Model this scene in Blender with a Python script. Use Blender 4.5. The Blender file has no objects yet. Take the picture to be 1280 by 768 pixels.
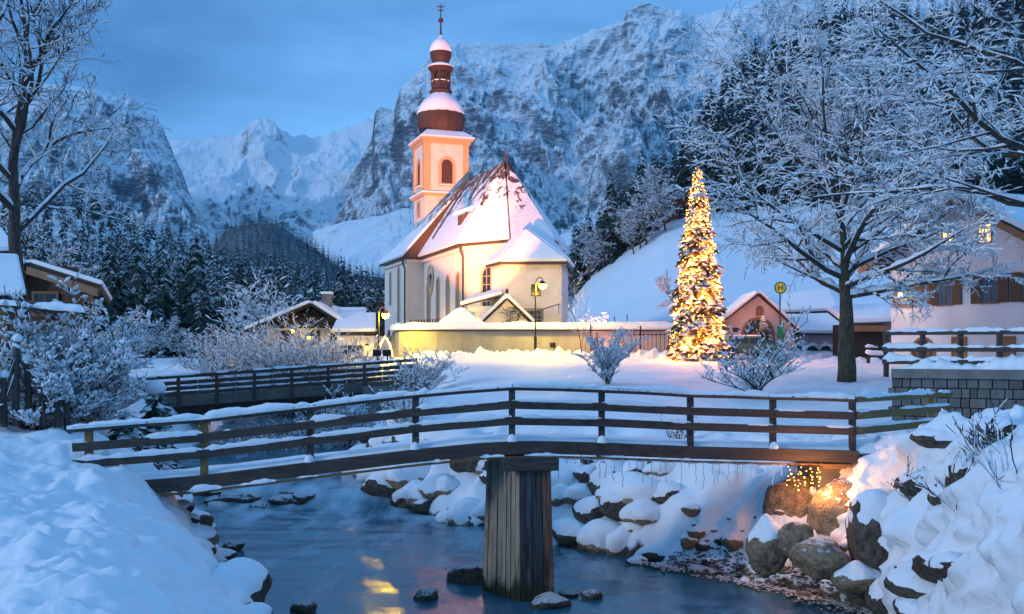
import bpy, bmesh, math, random
import numpy as np
from mathutils import Vector, Matrix, noise as mnoise
R = math.radians
random.seed(7); RNG = np.random.default_rng(7)
scene = bpy.context.scene
C = scene.collection

# ------------------------------------------------------------------ camera
cam_d = bpy.data.cameras.new('camera'); cam = bpy.data.objects.new('camera', cam_d); C.objects.link(cam)
cam.location = (0, 0, 5); cam.rotation_euler = (R(90), 0, 0)
cam_d.sensor_width = 36; cam_d.lens = 1250/1280*36; cam_d.shift_y = 51/1280
cam_d.clip_start = 0.1; cam_d.clip_end = 20000
scene.camera = cam

# ------------------------------------------------------------------ dusk sky
SUN_EL, SUN_AZ = R(6), R(235)      # low glow behind the left shoulder of the camera
world = bpy.data.worlds.new('World'); scene.world = world; world.use_nodes = True
nt = world.node_tree; N = nt.nodes; L = nt.links; N.clear()
wo = N.new('ShaderNodeOutputWorld'); bg = N.new('ShaderNodeBackground'); bg.inputs['Strength'].default_value = 0.15
sky = N.new('ShaderNodeTexSky'); sky.sky_type = 'NISHITA'; sky.sun_disc = False
sky.sun_elevation = SUN_EL; sky.sun_rotation = SUN_AZ; sky.altitude = 700; sky.air_density = 1.3; sky.dust_density = 0.6; sky.ozone_density = 5.5
tint = N.new('ShaderNodeMixRGB'); tint.blend_type = 'MULTIPLY'; tint.inputs[0].default_value = 1; tint.inputs[2].default_value = (0.30, 0.74, 1.15, 1)
tc = N.new('ShaderNodeTexCoord'); mp = N.new('ShaderNodeMapping'); mp.inputs['Scale'].default_value = (1.0, 1.0, 3.2)
nz = N.new('ShaderNodeTexNoise'); nz.inputs['Scale'].default_value = 2.1; nz.inputs['Detail'].default_value = 5; nz.inputs['Roughness'].default_value = .5
cr = N.new('ShaderNodeValToRGB'); cr.color_ramp.elements[0].position = .36; cr.color_ramp.elements[1].position = .72
cm = N.new('ShaderNodeMixRGB'); cm.inputs[2].default_value = (1.6, 4.1, 7.8, 1)
mu = N.new('ShaderNodeMath'); mu.operation = 'MULTIPLY'; mu.inputs[1].default_value = 0.72; mu2 = N.new('ShaderNodeMath'); mu2.operation = 'ADD'; mu2.inputs[1].default_value = 0.28
L.new(tc.outputs['Generated'], mp.inputs['Vector']); L.new(mp.outputs[0], nz.inputs['Vector']); L.new(nz.outputs['Fac'], cr.inputs[0])
L.new(cr.outputs[0], mu.inputs[0]); L.new(mu.outputs[0], mu2.inputs[0]); L.new(mu2.outputs[0], cm.inputs[0])
L.new(sky.outputs[0], tint.inputs[1]); L.new(tint.outputs[0], cm.inputs[1]); L.new(cm.outputs[0], bg.inputs['Color']); L.new(bg.outputs[0], wo.inputs[0])
# last glow of the evening, very soft
sl = bpy.data.lights.new('sun', 'SUN'); sl.energy = 0.85; sl.angle = R(7); sl.color = (.90, .93, 1.0)
so = bpy.data.objects.new('sun', sl); C.objects.link(so)
SUN_LIGHT_AZ, SUN_LIGHT_EL = R(-112), R(19)   # from the left and a little behind the camera
sd = Vector((math.sin(SUN_LIGHT_AZ)*math.cos(SUN_LIGHT_EL), math.cos(SUN_LIGHT_AZ)*math.cos(SUN_LIGHT_EL), math.sin(SUN_LIGHT_EL)))
so.rotation_euler = sd.to_track_quat('Z', 'Y').to_euler()
sky.sun_rotation = SUN_LIGHT_AZ % (2*math.pi)

vs = scene.view_settings
scene.display_settings.display_device = 'sRGB'
vs.view_transform = 'Standard'; vs.look = 'None'; vs.exposure = 0.20; vs.gamma = 1; vs.use_curve_mapping = False
cy = scene.cycles
scene.render.engine = 'CYCLES'
cy.use_denoising = True
try: cy.denoiser = 'OPENIMAGEDENOISE'
except Exception: pass
cy.use_adaptive_sampling = True; cy.adaptive_threshold = 0.02
cy.max_bounces = 5; cy.diffuse_bounces = 2; cy.glossy_bounces = 3; cy.transmission_bounces = 3; cy.transparent_max_bounces = 6; cy.volume_bounces = 0
cy.sample_clamp_indirect = 3.0; cy.sample_clamp_direct = 0; cy.use_light_tree = True; cy.caustics_reflective = False; cy.caustics_refractive = False

# ------------------------------------------------------------------ helpers
F = 1250.0
def P(px, py, Y): return Vector(((px-640)/F*Y, Y, 5-(py-435)/F*Y))
ORG = {}
def tag(o, label, cat, group=None, kind=None):
    if label: o['label'] = label
    if cat: o['category'] = cat
    if group: o['group'] = group
    if kind: o['kind'] = kind
    return o
def thing(name, label, cat, loc=(0,0,0), group=None):
    o = bpy.data.objects.new(name, None); C.objects.link(o); o.location = loc; o.empty_display_size = .3
    ORG[o.name] = Vector(loc)
    return tag(o, label, cat, group)
class MB:
    def __init__(s): s.v = []; s.f = []; s.mi = []; s.n = 0
    def add(s, vs, fs, mi=0):
        vs = np.asarray(vs, dtype=float).reshape(-1, 3)
        s.v.append(vs); n = s.n
        for f in fs: s.f.append([i+n for i in f])
        s.mi += [mi]*len(fs); s.n += len(vs)
    def quads(s, vs, fa, mi=0):          # fa: int array (n,4) or (n,3)
        vs = np.asarray(vs, dtype=float).reshape(-1, 3); s.v.append(vs)
        s.f += (np.asarray(fa)+s.n).tolist(); s.mi += [mi]*len(fa); s.n += len(vs)
    def box(s, c, size, rz=0, mi=0, mat=None):
        x, y, z = [a/2 for a in size]
        p = [Vector((sx*x, sy*y, sz*z)) for sz in (-1,1) for sy in (-1,1) for sx in (-1,1)]
        m = mat or Matrix.Rotation(rz, 3, 'Z')
        c = Vector(c)
        s.add([m@q+c for q in p], [(0,2,3,1),(4,5,7,6),(0,1,5,4),(2,6,7,3),(1,3,7,5),(0,4,6,2)], mi)
    def beam(s, a, b, w, h, mi=0, up=Vector((0,0,1))):   # box from a to b
        a = Vector(a); b = Vector(b); d = (b-a); l = d.length
        if l < 1e-6: return
        d /= l; r = d.cross(up)
        if r.length < 1e-4: r = Vector((1,0,0))
        r.normalize(); u = r.cross(d)
        m = Matrix((r, d, u)).transposed()
        s.box((a+b)/2, (w, l, h), mat=m, mi=mi)
    def tube(s, pts, rad, k=8, cap=True, mi=0, up=None, sq=1.0):
        pts = [Vector(p) for p in pts]; n = len(pts)
        if not hasattr(rad, '__len__'): rad = [rad]*n
        vs = []; prev = None
        for i, p in enumerate(pts):
            t = (pts[min(i+1, n-1)]-pts[max(i-1, 0)]).normalized()
            if prev is None:
                a = Vector((0,0,1)) if abs(t.z) < .9 else Vector((1,0,0))
                u = t.cross(a).normalized()
            else:
                u = (prev - t*prev.dot(t)).normalized()
            prev = u; w = t.cross(u)
            for j in range(k):
                an = 2*math.pi*j/k
                vs.append(p+(u*math.cos(an)+w*math.sin(an)*sq)*rad[i])
        fs = [(i*k+j, i*k+(j+1) % k, (i+1)*k+(j+1) % k, (i+1)*k+j) for i in range(n-1) for j in range(k)]
        if cap: fs += [tuple(range(k-1, -1, -1)), tuple((n-1)*k+j for j in range(k))]
        s.add(vs, fs, mi)
    def lathe(s, c, prof, k=24, mi=0, rz=0, cap=True):
        c = Vector(c); n = len(prof); vs = []
        for r, z in prof:
            for j in range(k):
                an = 2*math.pi*j/k+rz
                vs.append(c+Vector((r*math.cos(an), r*math.sin(an), z)))
        fs = [(i*k+j, i*k+(j+1) % k, (i+1)*k+(j+1) % k, (i+1)*k+j) for i in range(n-1) for j in range(k)]
        if cap: fs += [tuple(range(k-1, -1, -1)), tuple((n-1)*k+j for j in range(k))]
        s.add(vs, fs, mi)
    def prism(s, poly, z0, z1, mi=0):    # poly list of (x,y) counter-clockwise
        n = len(poly)
        vs = [(x, y, z0) for x, y in poly]+[(x, y, z1) for x, y in poly]
        fs = [tuple(range(n-1, -1, -1)), tuple(range(n, 2*n))]+[(i, (i+1) % n, n+(i+1) % n, n+i) for i in range(n)]
        s.add(vs, fs, mi)
    def slab(s, pts, th, mi=0, nrm=None, lift=0):  # planar polygon thickened along its normal
        pts = [Vector(p) for p in pts]; n = len(pts)
        if nrm is None:
            nrm = Vector((0,0,0))
            for i in range(n): nrm += pts[i].cross(pts[(i+1) % n])
            nrm.normalize()
            if nrm.z < 0: nrm = -nrm; pts = pts[::-1]
        lo = [p+nrm*lift for p in pts]; hi = [p+nrm*(lift+th) for p in pts]
        fs = [tuple(range(n-1, -1, -1)), tuple(range(n, 2*n))]+[(i, (i+1) % n, n+(i+1) % n, n+i) for i in range(n)]
        s.add(lo+hi, fs, mi)
    def build(s, name, mats, parent=None, smooth=False, loc=None, bevel=0):
        me = bpy.data.meshes.new(name)
        v = np.concatenate(s.v) if s.v else np.zeros((0, 3))
        o = bpy.data.objects.new(name, me); C.objects.link(o)
        if parent is not None:
            org = ORG.get(parent.name, Vector((0,0,0))); o.parent = parent; ORG[o.name] = org
        else:
            org = Vector(loc) if loc is not None else Vector((0,0,0)); o.location = org; ORG[o.name] = org
        v = v-np.array(org)
        me.from_pydata(v.tolist(), [], s.f)
        if not isinstance(mats, (list, tuple)): mats = [mats]
        for m in mats: me.materials.append(m)
        if len(mats) > 1: me.polygons.foreach_set('material_index', np.array(s.mi, dtype=np.int32))
        if smooth: me.polygons.foreach_set('use_smooth', np.ones(len(me.polygons), dtype=bool))
        me.update()
        if bevel:
            b = o.modifiers.new('bevel', 'BEVEL'); b.width = bevel; b.segments = 2; b.limit_method = 'ANGLE'
        return o
def frustums(mb, p0, p1, r0, r1, k=4, mi=0):
    p0 = np.asarray(p0, float); p1 = np.asarray(p1, float); r0 = np.asarray(r0, float); r1 = np.asarray(r1, float)
    if len(p0) == 0: return
    d = p1-p0; l = np.linalg.norm(d, axis=1, keepdims=True); d = d/np.maximum(l, 1e-9)
    a = np.where(np.abs(d[:, 2:3]) < .9, np.array([[0,0,1.]]), np.array([[1.,0,0]]))
    u = np.cross(d, a); u /= np.linalg.norm(u, axis=1, keepdims=True); w = np.cross(d, u)
    an = 2*np.pi*np.arange(k)/k+.4
    ring = u[:, None, :]*np.cos(an)[None, :, None]+w[:, None, :]*np.sin(an)[None, :, None]
    A = p0[:, None, :]+ring*r0[:, None, None]; B = p1[:, None, :]+ring*r1[:, None, None]
    V = np.concatenate([A, B], axis=1).reshape(-1, 3); n = len(p0)
    base = (np.arange(n)*2*k)[:, None]
    j = np.arange(k); q = np.stack([j, (j+1) % k, k+(j+1) % k, k+j], axis=1)
    fa = (base[:, :, None]+q[None]).reshape(-1, 4)
    mb.quads(V, fa, mi)

# ---- numpy gradient noise
_perm = np.random.default_rng(3).permutation(512)
def perlin(x, y, seed=0):
    xi = np.floor(x).astype(int); yi = np.floor(y).astype(int); xf = x-xi; yf = y-yi
    def g(ix, iy, dx, dy):
        h = _perm[(_perm[(ix+seed*17) & 511]+iy+seed*7) & 511]
        a = h*(2*np.pi/512.); return np.cos(a)*dx+np.sin(a)*dy
    u = xf**3*(xf*(xf*6-15)+10); v = yf**3*(yf*(yf*6-15)+10)
    a = g(xi, yi, xf, yf); b = g(xi+1, yi, xf-1, yf); c = g(xi, yi+1, xf, yf-1); d = g(xi+1, yi+1, xf-1, yf-1)
    return (a+(b-a)*u+(c-a)*v+(a-b-c+d)*u*v)*1.5
def fbm(x, y, o=4, seed=0, g=.5):
    s = 0; a = 1
    for i in range(o): s = s+a*perlin(x*2**i+i*13.7, y*2**i+i*7.1, seed+i); a *= g
    return s
def ridged(x, y, o=5, seed=0, g=.5):
    s = 0; a = 1; w = 1
    for i in range(o):
        n = (1-np.abs(perlin(x*2.03**i+i*5.3, y*2.03**i+i*9.1, seed+i)))**2
        s = s+a*n*w; w = np.clip(n*1.4, 0, 1); a *= g
    return s
def sm(x, a=0, b=1):
    t = np.clip((x-a)/(b-a), 0, 1); return t*t*(3-2*t)

# ------------------------------------------------------------------ materials
def newmat(name):
    m = bpy.data.materials.new(name); m.use_nodes = True
    b = m.node_tree.nodes['Principled BSDF']; return m, m.node_tree.nodes, m.node_tree.links, b
def bump(N, L, b, scale, strength, dist, detail=4, coord='Object', vec=None, rough=.55):
    tc = N.new('ShaderNodeTexCoord'); n = N.new('ShaderNodeTexNoise'); n.inputs['Scale'].default_value = scale; n.inputs['Detail'].default_value = detail; n.inputs['Roughness'].default_value = rough
    L.new(vec if vec else tc.outputs[coord], n.inputs['Vector'])
    bu = N.new('ShaderNodeBump'); bu.inputs['Strength'].default_value = strength; bu.inputs['Distance'].default_value = dist
    L.new(n.outputs['Fac'], bu.inputs['Height'])
    if b is not None: L.new(bu.outputs[0], b.inputs['Normal'])
    return n, bu
def mix(N, L, fac, a, b):
    m = N.new('ShaderNodeMixRGB')
    for i, x in ((0, fac), (1, a), (2, b)):
        if isinstance(x, (tuple, list)): m.inputs[i].default_value = (*x[:3], 1)
        elif isinstance(x, (int, float)): m.inputs[i].default_value = x
        else: L.new(x, m.inputs[i])
    return m.outputs[0]
def ramp(N, L, inp, p0, p1, c0=(0,0,0), c1=(1,1,1)):
    r = N.new('ShaderNodeValToRGB'); r.color_ramp.elements[0].position = p0; r.color_ramp.elements[1].position = p1
    r.color_ramp.elements[0].color = (*c0, 1); r.color_ramp.elements[1].color = (*c1, 1); L.new(inp, r.inputs[0]); return r.outputs[0]
def coordnoise(N, L, scale, detail=4, stretch=(1,1,1), coord='Object', rough=.5):
    tc = N.new('ShaderNodeTexCoord'); mp = N.new('ShaderNodeMapping'); mp.inputs['Scale'].default_value = stretch
    n = N.new('ShaderNodeTexNoise'); n.inputs['Scale'].default_value = scale; n.inputs['Detail'].default_value = detail; n.inputs['Roughness'].default_value = rough
    L.new(tc.outputs[coord], mp.inputs[0]); L.new(mp.outputs[0], n.inputs['Vector']); return n.outputs['Fac']
def math_(N, L, op, a, b=None):
    m = N.new('ShaderNodeMath'); m.operation = op
    for i, x in ((0, a), (1, b)):
        if x is None: continue
        if isinstance(x, (int, float)): m.inputs[i].default_value = x
        else: L.new(x, m.inputs[i])
    return m.outputs[0]
SNOW = (.84, .86, .89)
def snow_mat(name, b1=(6, .35, .05), b2=(40, .25, .008)):
    m, N, L, b = newmat(name); b.inputs['Base Color'].default_value = (*SNOW, 1); b.inputs['Roughness'].default_value = .65
    b.inputs['Specular IOR Level'].default_value = .25
    n, bu = bump(N, L, b, b1[0], b1[1], b1[2])
    n2, bu2 = bump(N, L, b, b2[0], b2[1], b2[2]); L.new(bu.outputs[0], bu2.inputs['Normal'])
    c = coordnoise(N, L, 1.3, 3); L.new(mix(N, L, ramp(N, L, c, .35, .75), (.80,.83,.87), (.88,.90,.92)), b.inputs['Base Color'])
    return m
def topsnow(name, c0, c1, thr=.45, nscale=4., width=.12, amp=.5, rough=.8, stretch=(1,1,1), texscale=5, bs=.4, bd=.02):
    """base material with snow lying where the surface faces up"""
    m, N, L, b = newmat(name); b.inputs['Roughness'].default_value = rough; b.inputs['Specular IOR Level'].default_value = .2
    base = mix(N, L, ramp(N, L, coordnoise(N, L, texscale, 6, stretch), .3, .7), c0, c1)
    g = N.new('ShaderNodeNewGeometry'); s = N.new('ShaderNodeSeparateXYZ'); L.new(g.outputs['Normal'], s.inputs[0])
    n = coordnoise(N, L, nscale, 4)
    v = math_(N, L, 'ADD', s.outputs['Z'], math_(N, L, 'MULTIPLY', math_(N, L, 'SUBTRACT', n, .5), amp*2))
    fac = ramp(N, L, v, thr-width/2 if thr-width/2 > 0 else 0, thr+width/2)
    L.new(mix(N, L, fac, base, SNOW), b.inputs['Base Color'])
    bump(N, L, b, texscale*3, bs, bd)
    return m
def wood_mat(name, c0, c1, axis=0, thr=1.6, rough=.75, sc=3.):
    st = [12, 12, 12]; st[axis] = .6
    return topsnow(name, c0, c1, thr=thr if thr < 1 else 1.0, amp=.25 if thr < 1 else 0, texscale=sc, stretch=tuple(st), rough=rough, bs=.5, bd=.01, width=.1) if thr < 1 else plain(name, c0, c1, sc, tuple(st), rough)
def plain(name, c0, c1=None, sc=5, stretch=(1,1,1), rough=.8, bs=.3, bd=.01, spec=.3, metal=0):
    m, N, L, b = newmat(name); b.inputs['Roughness'].default_value = rough; b.inputs['Specular IOR Level'].default_value = spec; b.inputs['Metallic'].default_value = metal
    c1 = c1 or tuple(x*.75 for x in c0)
    n = coordnoise(N, L, sc, 7, stretch, rough=.65); L.new(mix(N, L, ramp(N, L, n, .3, .7), c0, c1), b.inputs['Base Color'])
    bu = N.new('ShaderNodeBump'); bu.inputs['Strength'].default_value = bs; bu.inputs['Distance'].default_value = bd; L.new(n, bu.inputs['Height']); L.new(bu.outputs[0], b.inputs['Normal'])
    return m
def emis(name, col, st):
    m, N, L, b = newmat(name); b.inputs['Base Color'].default_value = (*col, 1); b.inputs['Emission Color'].default_value = (*col, 1); b.inputs['Emission Strength'].default_value = st; return m
def plank_mat(name, c0, c1):
    m, N, L, b = newmat(name); b.inputs['Roughness'].default_value = .85; b.inputs['Specular IOR Level'].default_value = .2
    gr = coordnoise(N, L, 2.2, 8, (9, 9, .35), rough=.7); st = coordnoise(N, L, 1.1, 6, (2.2, 2.2, .5), rough=.7); kn = coordnoise(N, L, 5.5, 3, (1.6, 1.6, .8))
    c = mix(N, L, ramp(N, L, gr, .36, .62), c0, c1)
    c = mix(N, L, ramp(N, L, st, .50, .68), c, tuple(x*.35 for x in c1)); c = mix(N, L, ramp(N, L, kn, .68, .73), c, (.02,.016,.013))
    g = N.new('ShaderNodeNewGeometry'); s = N.new('ShaderNodeSeparateXYZ'); L.new(g.outputs['Position'], s.inputs[0])
    h = math_(N, L, 'ADD', s.outputs['Z'], math_(N, L, 'MULTIPLY', math_(N, L, 'SUBTRACT', st, .5), -1.3))
    c = mix(N, L, ramp(N, L, h, .16, .34), (.035,.038,.02), c); L.new(c, b.inputs['Base Color'])
    bu = N.new('ShaderNodeBump'); bu.inputs['Strength'].default_value = .9; bu.inputs['Distance'].default_value = .02; L.new(gr, bu.inputs['Height']); L.new(bu.outputs[0], b.inputs['Normal'])
    return m
M = {}
M['snow'] = snow_mat('snow'); M['snow_soft'] = snow_mat('snow_soft', (3, .5, .08), (20, .4, .015))
M['rail'] = wood_mat('dark_wet_wood', (.115,.082,.066), (.042,.031,.027), 0, sc=1.2)
M['rail_yel'] = wood_mat('mossy_wood', (.30,.18,.07), (.14,.085,.035), 0, sc=1.5)
M['top_rail'] = topsnow('frosted_rail', (.13,.11,.10), (.05,.04,.036), thr=.02, nscale=12, amp=.9, stretch=(.6,9,9), width=.2)
M['pier'] = plain('weathered_planks', (.34,.27,.19), (.13,.105,.08), 1.4, (6, 6, .35), .85, .8, .03)
M['bark'] = topsnow('bark', (.12,.095,.075), (.045,.035,.028), thr=.62, nscale=5, amp=.5, texscale=9, stretch=(1,1,.3), bs=.8, bd=.04)
M['bark_moss'] = topsnow('mossy_bark', (.15,.12,.07), (.045,.035,.025), thr=.75, nscale=5, amp=.4, texscale=6, stretch=(2,2,.4), bs=1, bd=.08)
M['twig'] = topsnow('twig', (.085,.065,.055), (.035,.028,.025), thr=.28, nscale=3, amp=.6)
M['fir'] = topsnow('spruce', (.035,.06,.04), (.012,.028,.022), thr=.78, nscale=.9, amp=.75, width=.2, texscale=3, bs=.2, bd=.02)
M['fir_far'] = topsnow('spruce_far', (.03,.05,.04), (.012,.025,.022), thr=.80, nscale=.35, amp=.7, width=.25, texscale=1.5, bs=0, bd=.02)
M['fir_dark'] = topsnow('spruce_dark', (.028,.045,.038), (.012,.022,.02), thr=.97, nscale=.2, amp=.5, width=.25, texscale=1.5, bs=0, bd=.02)
M['fir_xmas'] = topsnow('spruce_glow_tint', (.115,.085,.035), (.05,.045,.02), thr=.74, nscale=1.6, amp=.7, width=.2, texscale=3, bs=.2, bd=.02)  # green needles tinted golden brown, fairy-light glow put into the colour
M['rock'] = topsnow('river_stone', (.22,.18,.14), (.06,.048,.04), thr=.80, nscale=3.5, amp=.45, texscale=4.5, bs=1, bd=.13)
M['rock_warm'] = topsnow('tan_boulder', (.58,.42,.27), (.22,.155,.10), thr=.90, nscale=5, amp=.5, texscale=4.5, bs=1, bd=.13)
M['plaster'] = plain('cream_plaster', (.78,.70,.62), (.66,.58,.50), 1.3, (1,1,.6), .9, .15, .01)
M['plaster_grey'] = plain('grey_plaster', (.36,.35,.29), (.22,.215,.18), 1.0, (1,1,.5), .9, .2, .01)
M['trim'] = plain('ochre_trim', (.62,.42,.24), (.5,.33,.18), 2, rough=.85)
M['shingle'] = plain('brown_shingle', (.10,.072,.058), (.05,.04,.034), 3, (1,1,5), .85, .8, .05)
M['copper'] = plain('brown_dome', (.085,.045,.034), (.04,.024,.019), 3, (4,4,1), .6, .6, .03)
M['dark'] = plain('dark_timber', (.045,.03,.022), (.02,.014,.01), 2, (1,1,6), .8)
M['iron'] = plain('dark_iron', (.03,.03,.033), (.02,.02,.022), 6, rough=.55, metal=.4)
M['glass'] = plain('dark_glass', (.02,.03,.045), (.012,.02,.03), 2, rough=.12, spec=.6, bs=.02)
M['pipe'] = plain('downpipe', (.06,.045,.04), (.04,.03,.03), 4, rough=.5)
M['pink'] = plain('pink_plaster', (.60,.48,.45), (.48,.38,.355), 1.4, (1,1,.6), .9, .15)
M['white_wall'] = plain('white_render', (.74,.68,.68), (.62,.57,.58), .9, (1,1,.7), .92, .15)
M['shutter'] = plain('brown_shutter', (.12,.07,.04), (.07,.04,.025), 3, (1,1,8), .75)
M['frame'] = plain('window_frame', (.30,.15,.07), (.2,.1,.05), 4, rough=.6)
M['concrete'] = plain('concrete', (.24,.23,.21), (.13,.125,.115), 2.0, (1,1,.7), .9, .5, .02)
M['lamp_yel'] = emis('lamp_glow', (1., .60, .0009), 900)
M['lamp_wall'] = emis('wall_lamp_glow', (1., .60, .01), 25)
M['lamp_warm'] = emis('lantern_glow', (1., .62, .22), 60)
M['bulb'] = emis('bulb_glow', (1., .46, .10), 30)
M['bulb_hot'] = emis('bulb_hot', (1., .44, .075), 6)
M['lit_window'] = emis('lit_window', (1., .5, .12), 3.2)
# ------------------------------------------------------------------ terrain functions
RL = np.array([(-30,9),(-5,4.5),(0,2.6),(6,.3),(10,-1.5),(13,-2.6),(18.8,-4.9),(23.6,-7.1),(27.8,-8.9),(33.8,-11.9),(50,-15),(70,-19),(110,-30),(160,-46)], float)  # (Y, X) left water edge
RR = np.array([(-30,15),(0,9.5),(10,6.8),(15,6.1),(17.5,6.5),(18.8,6.9),(20.5,5.9),(22.3,4.2),(25.2,1.6),(28.4,-1.0),(32,-4.3),(39,-6.3),(50,-8.6),(70,-12.5),(110,-24),(160,-40)], float)
def pdist(x, y, PL):
    best = np.full(np.shape(x), 1e9)
    for (y0, x0), (y1, x1) in zip(PL[:-1], PL[1:]):
        dx, dy = x1-x0, y1-y0; t = np.clip(((x-x0)*dx+(y-y0)*dy)/(dx*dx+dy*dy), 0, 1)
        best = np.minimum(best, np.hypot(x-x0-t*dx, y-y0-t*dy))
    return best
def Hnear(x, y, detail=True):
    x = np.asarray(x, float); y = np.asarray(y, float)
    xl = np.interp(y, RL[:,0], RL[:,1]); xr = np.interp(y, RR[:,0], RR[:,1])
    dl = pdist(x, y, RL)*np.where(x < xl, 1, -1); dr = pdist(x, y, RR)*np.where(x > xr, 1, -1)
    wob = .25*fbm(x*.45, y*.45, 3, 5)
    # right bank
    pr = np.interp(y, [0,16,19.5,22,30,45,60,72,76,95,110], [3.2,3.2,2.95,2.75,2.95,3.45,3.9,4.1,4.7,5.0,5.3])
    wr = np.interp(y, [0,18,20.3,22.5,26,34,50,110], [1.7,1.6,1.9,3.6,5.0,6.0,7,7])
    s = np.clip((dr+wob)/wr, 0, 1); zr = pr*(1-(1-s)**1.9)
    zr = zr+.45*np.exp(-(((x-9.4)/1.6)**2+((y-17.6)/1.6)**2))+.5*np.exp(-(((x-7.9)/.7)**2+((y-19.2)/.7)**2))
    # terrace behind the stone wall
    tx = sm(x, 10.3+(y-27)*.40, 12.3+(y-27)*.40)*np.where(y > np.interp(x, [10.4,13.6], [27.15,25.6]), 1, 0)*sm(y, 25, 25.3)
    zr = zr*(1-tx)+tx*np.maximum(zr, 4.33)
    # lawn in front of the churchyard wall is heaped up
    zr = zr+.35*np.exp(-((y-71)/2.2)**2)*sm(x, -9, -5)*(1-sm(x, 10, 14))
    # left bank
    pl = np.interp(y, [0,8,13,17,20,30,48,110], [3.3,3.0,2.50,2.35,2.65,2.6,3.1,3.4])
    wl = np.interp(y, [0,14,20,30,110], [3.0,2.9,2.9,3.5,5])
    s2 = np.clip((dl+wob)/wl, 0, 1); zl = pl*(1-(1-s2)**2.0)
    zl = zl+.16*np.clip(-x-6.6, 0, 12)*sm(y, 6, 14)*(1-sm(y, 26, 40))
    zl = zl+.25*np.exp(-((y-(9.5-.15*x))/1.3)**2)*sm(-x, 2.5, 5)
    z = np.where(dr > 0, zr, np.where(dl > 0, zl, 0))
    inr = (dr <= 0) & (dl <= 0)
    bed = -.75*np.clip(np.minimum(-dr, -dl)/1.6, 0, 1)
    z = np.where(inr, bed, z)
    if detail:
        d = np.maximum(dr, dl); k = sm(d, -.1, 1.2)
        band = sm(d, -.2, .3)*(1-sm(d, 2.4, 4.5))           # pillows of snow over the boulders of the bank
        far = 1-sm(y, 60, 110)
        pil = np.maximum(ridged(x*.42+3, y*.42, 2, 9)-.7, -.5)*.55
        bil = 1-np.abs(perlin(x*.75, y*.75, 31))*2
        z = z+band*far*(bil*.28+fbm(x*1.1, y*1.1, 3, 41)*.20)*np.where(dr > 0, 1, .45)
        z = z+k*(fbm(x*.22, y*.22, 3, 51)*.10+fbm(x*.9, y*.9, 3, 61)*.05)
        # trodden and wind shaped snow close to the camera
        nearm = 1-sm(y, 18, 30)
        z = z+k*nearm*(.050*ridged(x*.6+.25*y, y*1.7, 3, 71)+.022*fbm(x*2.6, y*3.2, 3, 81)+.05*fbm(x*.8, y*1.0, 2, 82))
        fx = np.sin(x*2.1+1.3*np.sin(y*.9))*np.sin(y*4.4+.6*np.sin(x*1.7))       # old footprints
        z = z-.05*k*nearm*sm(fx, .72, .95)*(x < 0)
        rb2 = k*sm(x, 5.5, 7.5)*(1-sm(y, 20, 23))                                # slumped, lumpy right bank
        z = z+rb2*(.22*(ridged(x*.55, y*.6, 4, 83)-1.0)+.10*fbm(x*2.2, y*2.2, 4, 85)+.10*(1-2*np.abs(perlin(x*1.3, y*1.3, 87))))
        z = z+.022*k*np.abs(fbm(x*5, y*5, 3, 89))*sm(np.abs(fbm(x*.6, y*.6, 2, 90)), .1, .5)*(1-sm(y, 25, 40))
        heap = np.exp(-((y-71)/3.2)**2)+.6*np.exp(-((y-22.8-.1*x)/1.1)**2)*sm(x, 3, 5)
        z = z+.62*heap*np.abs(fbm(x*.7, y*.9, 4, 91))
        z = z+.10*sm(d, .2, 1.)*(1-sm(d, 3, 5))*(1-sm(y, 24, 34))*(x < 0)*(fbm(x*1.3, y*1.1, 4, 95)+.6*(1-2*np.abs(perlin(x*1.9, y*1.6, 97))))
        z = z+tx*.15*np.abs(fbm(x*.8, y*.8, 3, 93))
    return z
px = lambda a: (np.array(a, float)-640)/F
def tt(u, xs, ys, base=435): return np.interp(u, px(xs), (base-np.array(ys, float))/F)
def layer(u, y, y0, t0, y1, tc, pw=1.0, back=.25):
    s = np.clip((y-y0)/(y1-y0), 0, 1); t = t0+(tc-t0)*s**pw
    z = 5+y*t
    z = np.where(y > y1, 5+y1*tc-(y-y1)*back, z)
    return np.where(y < y0, -50, z)
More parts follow.
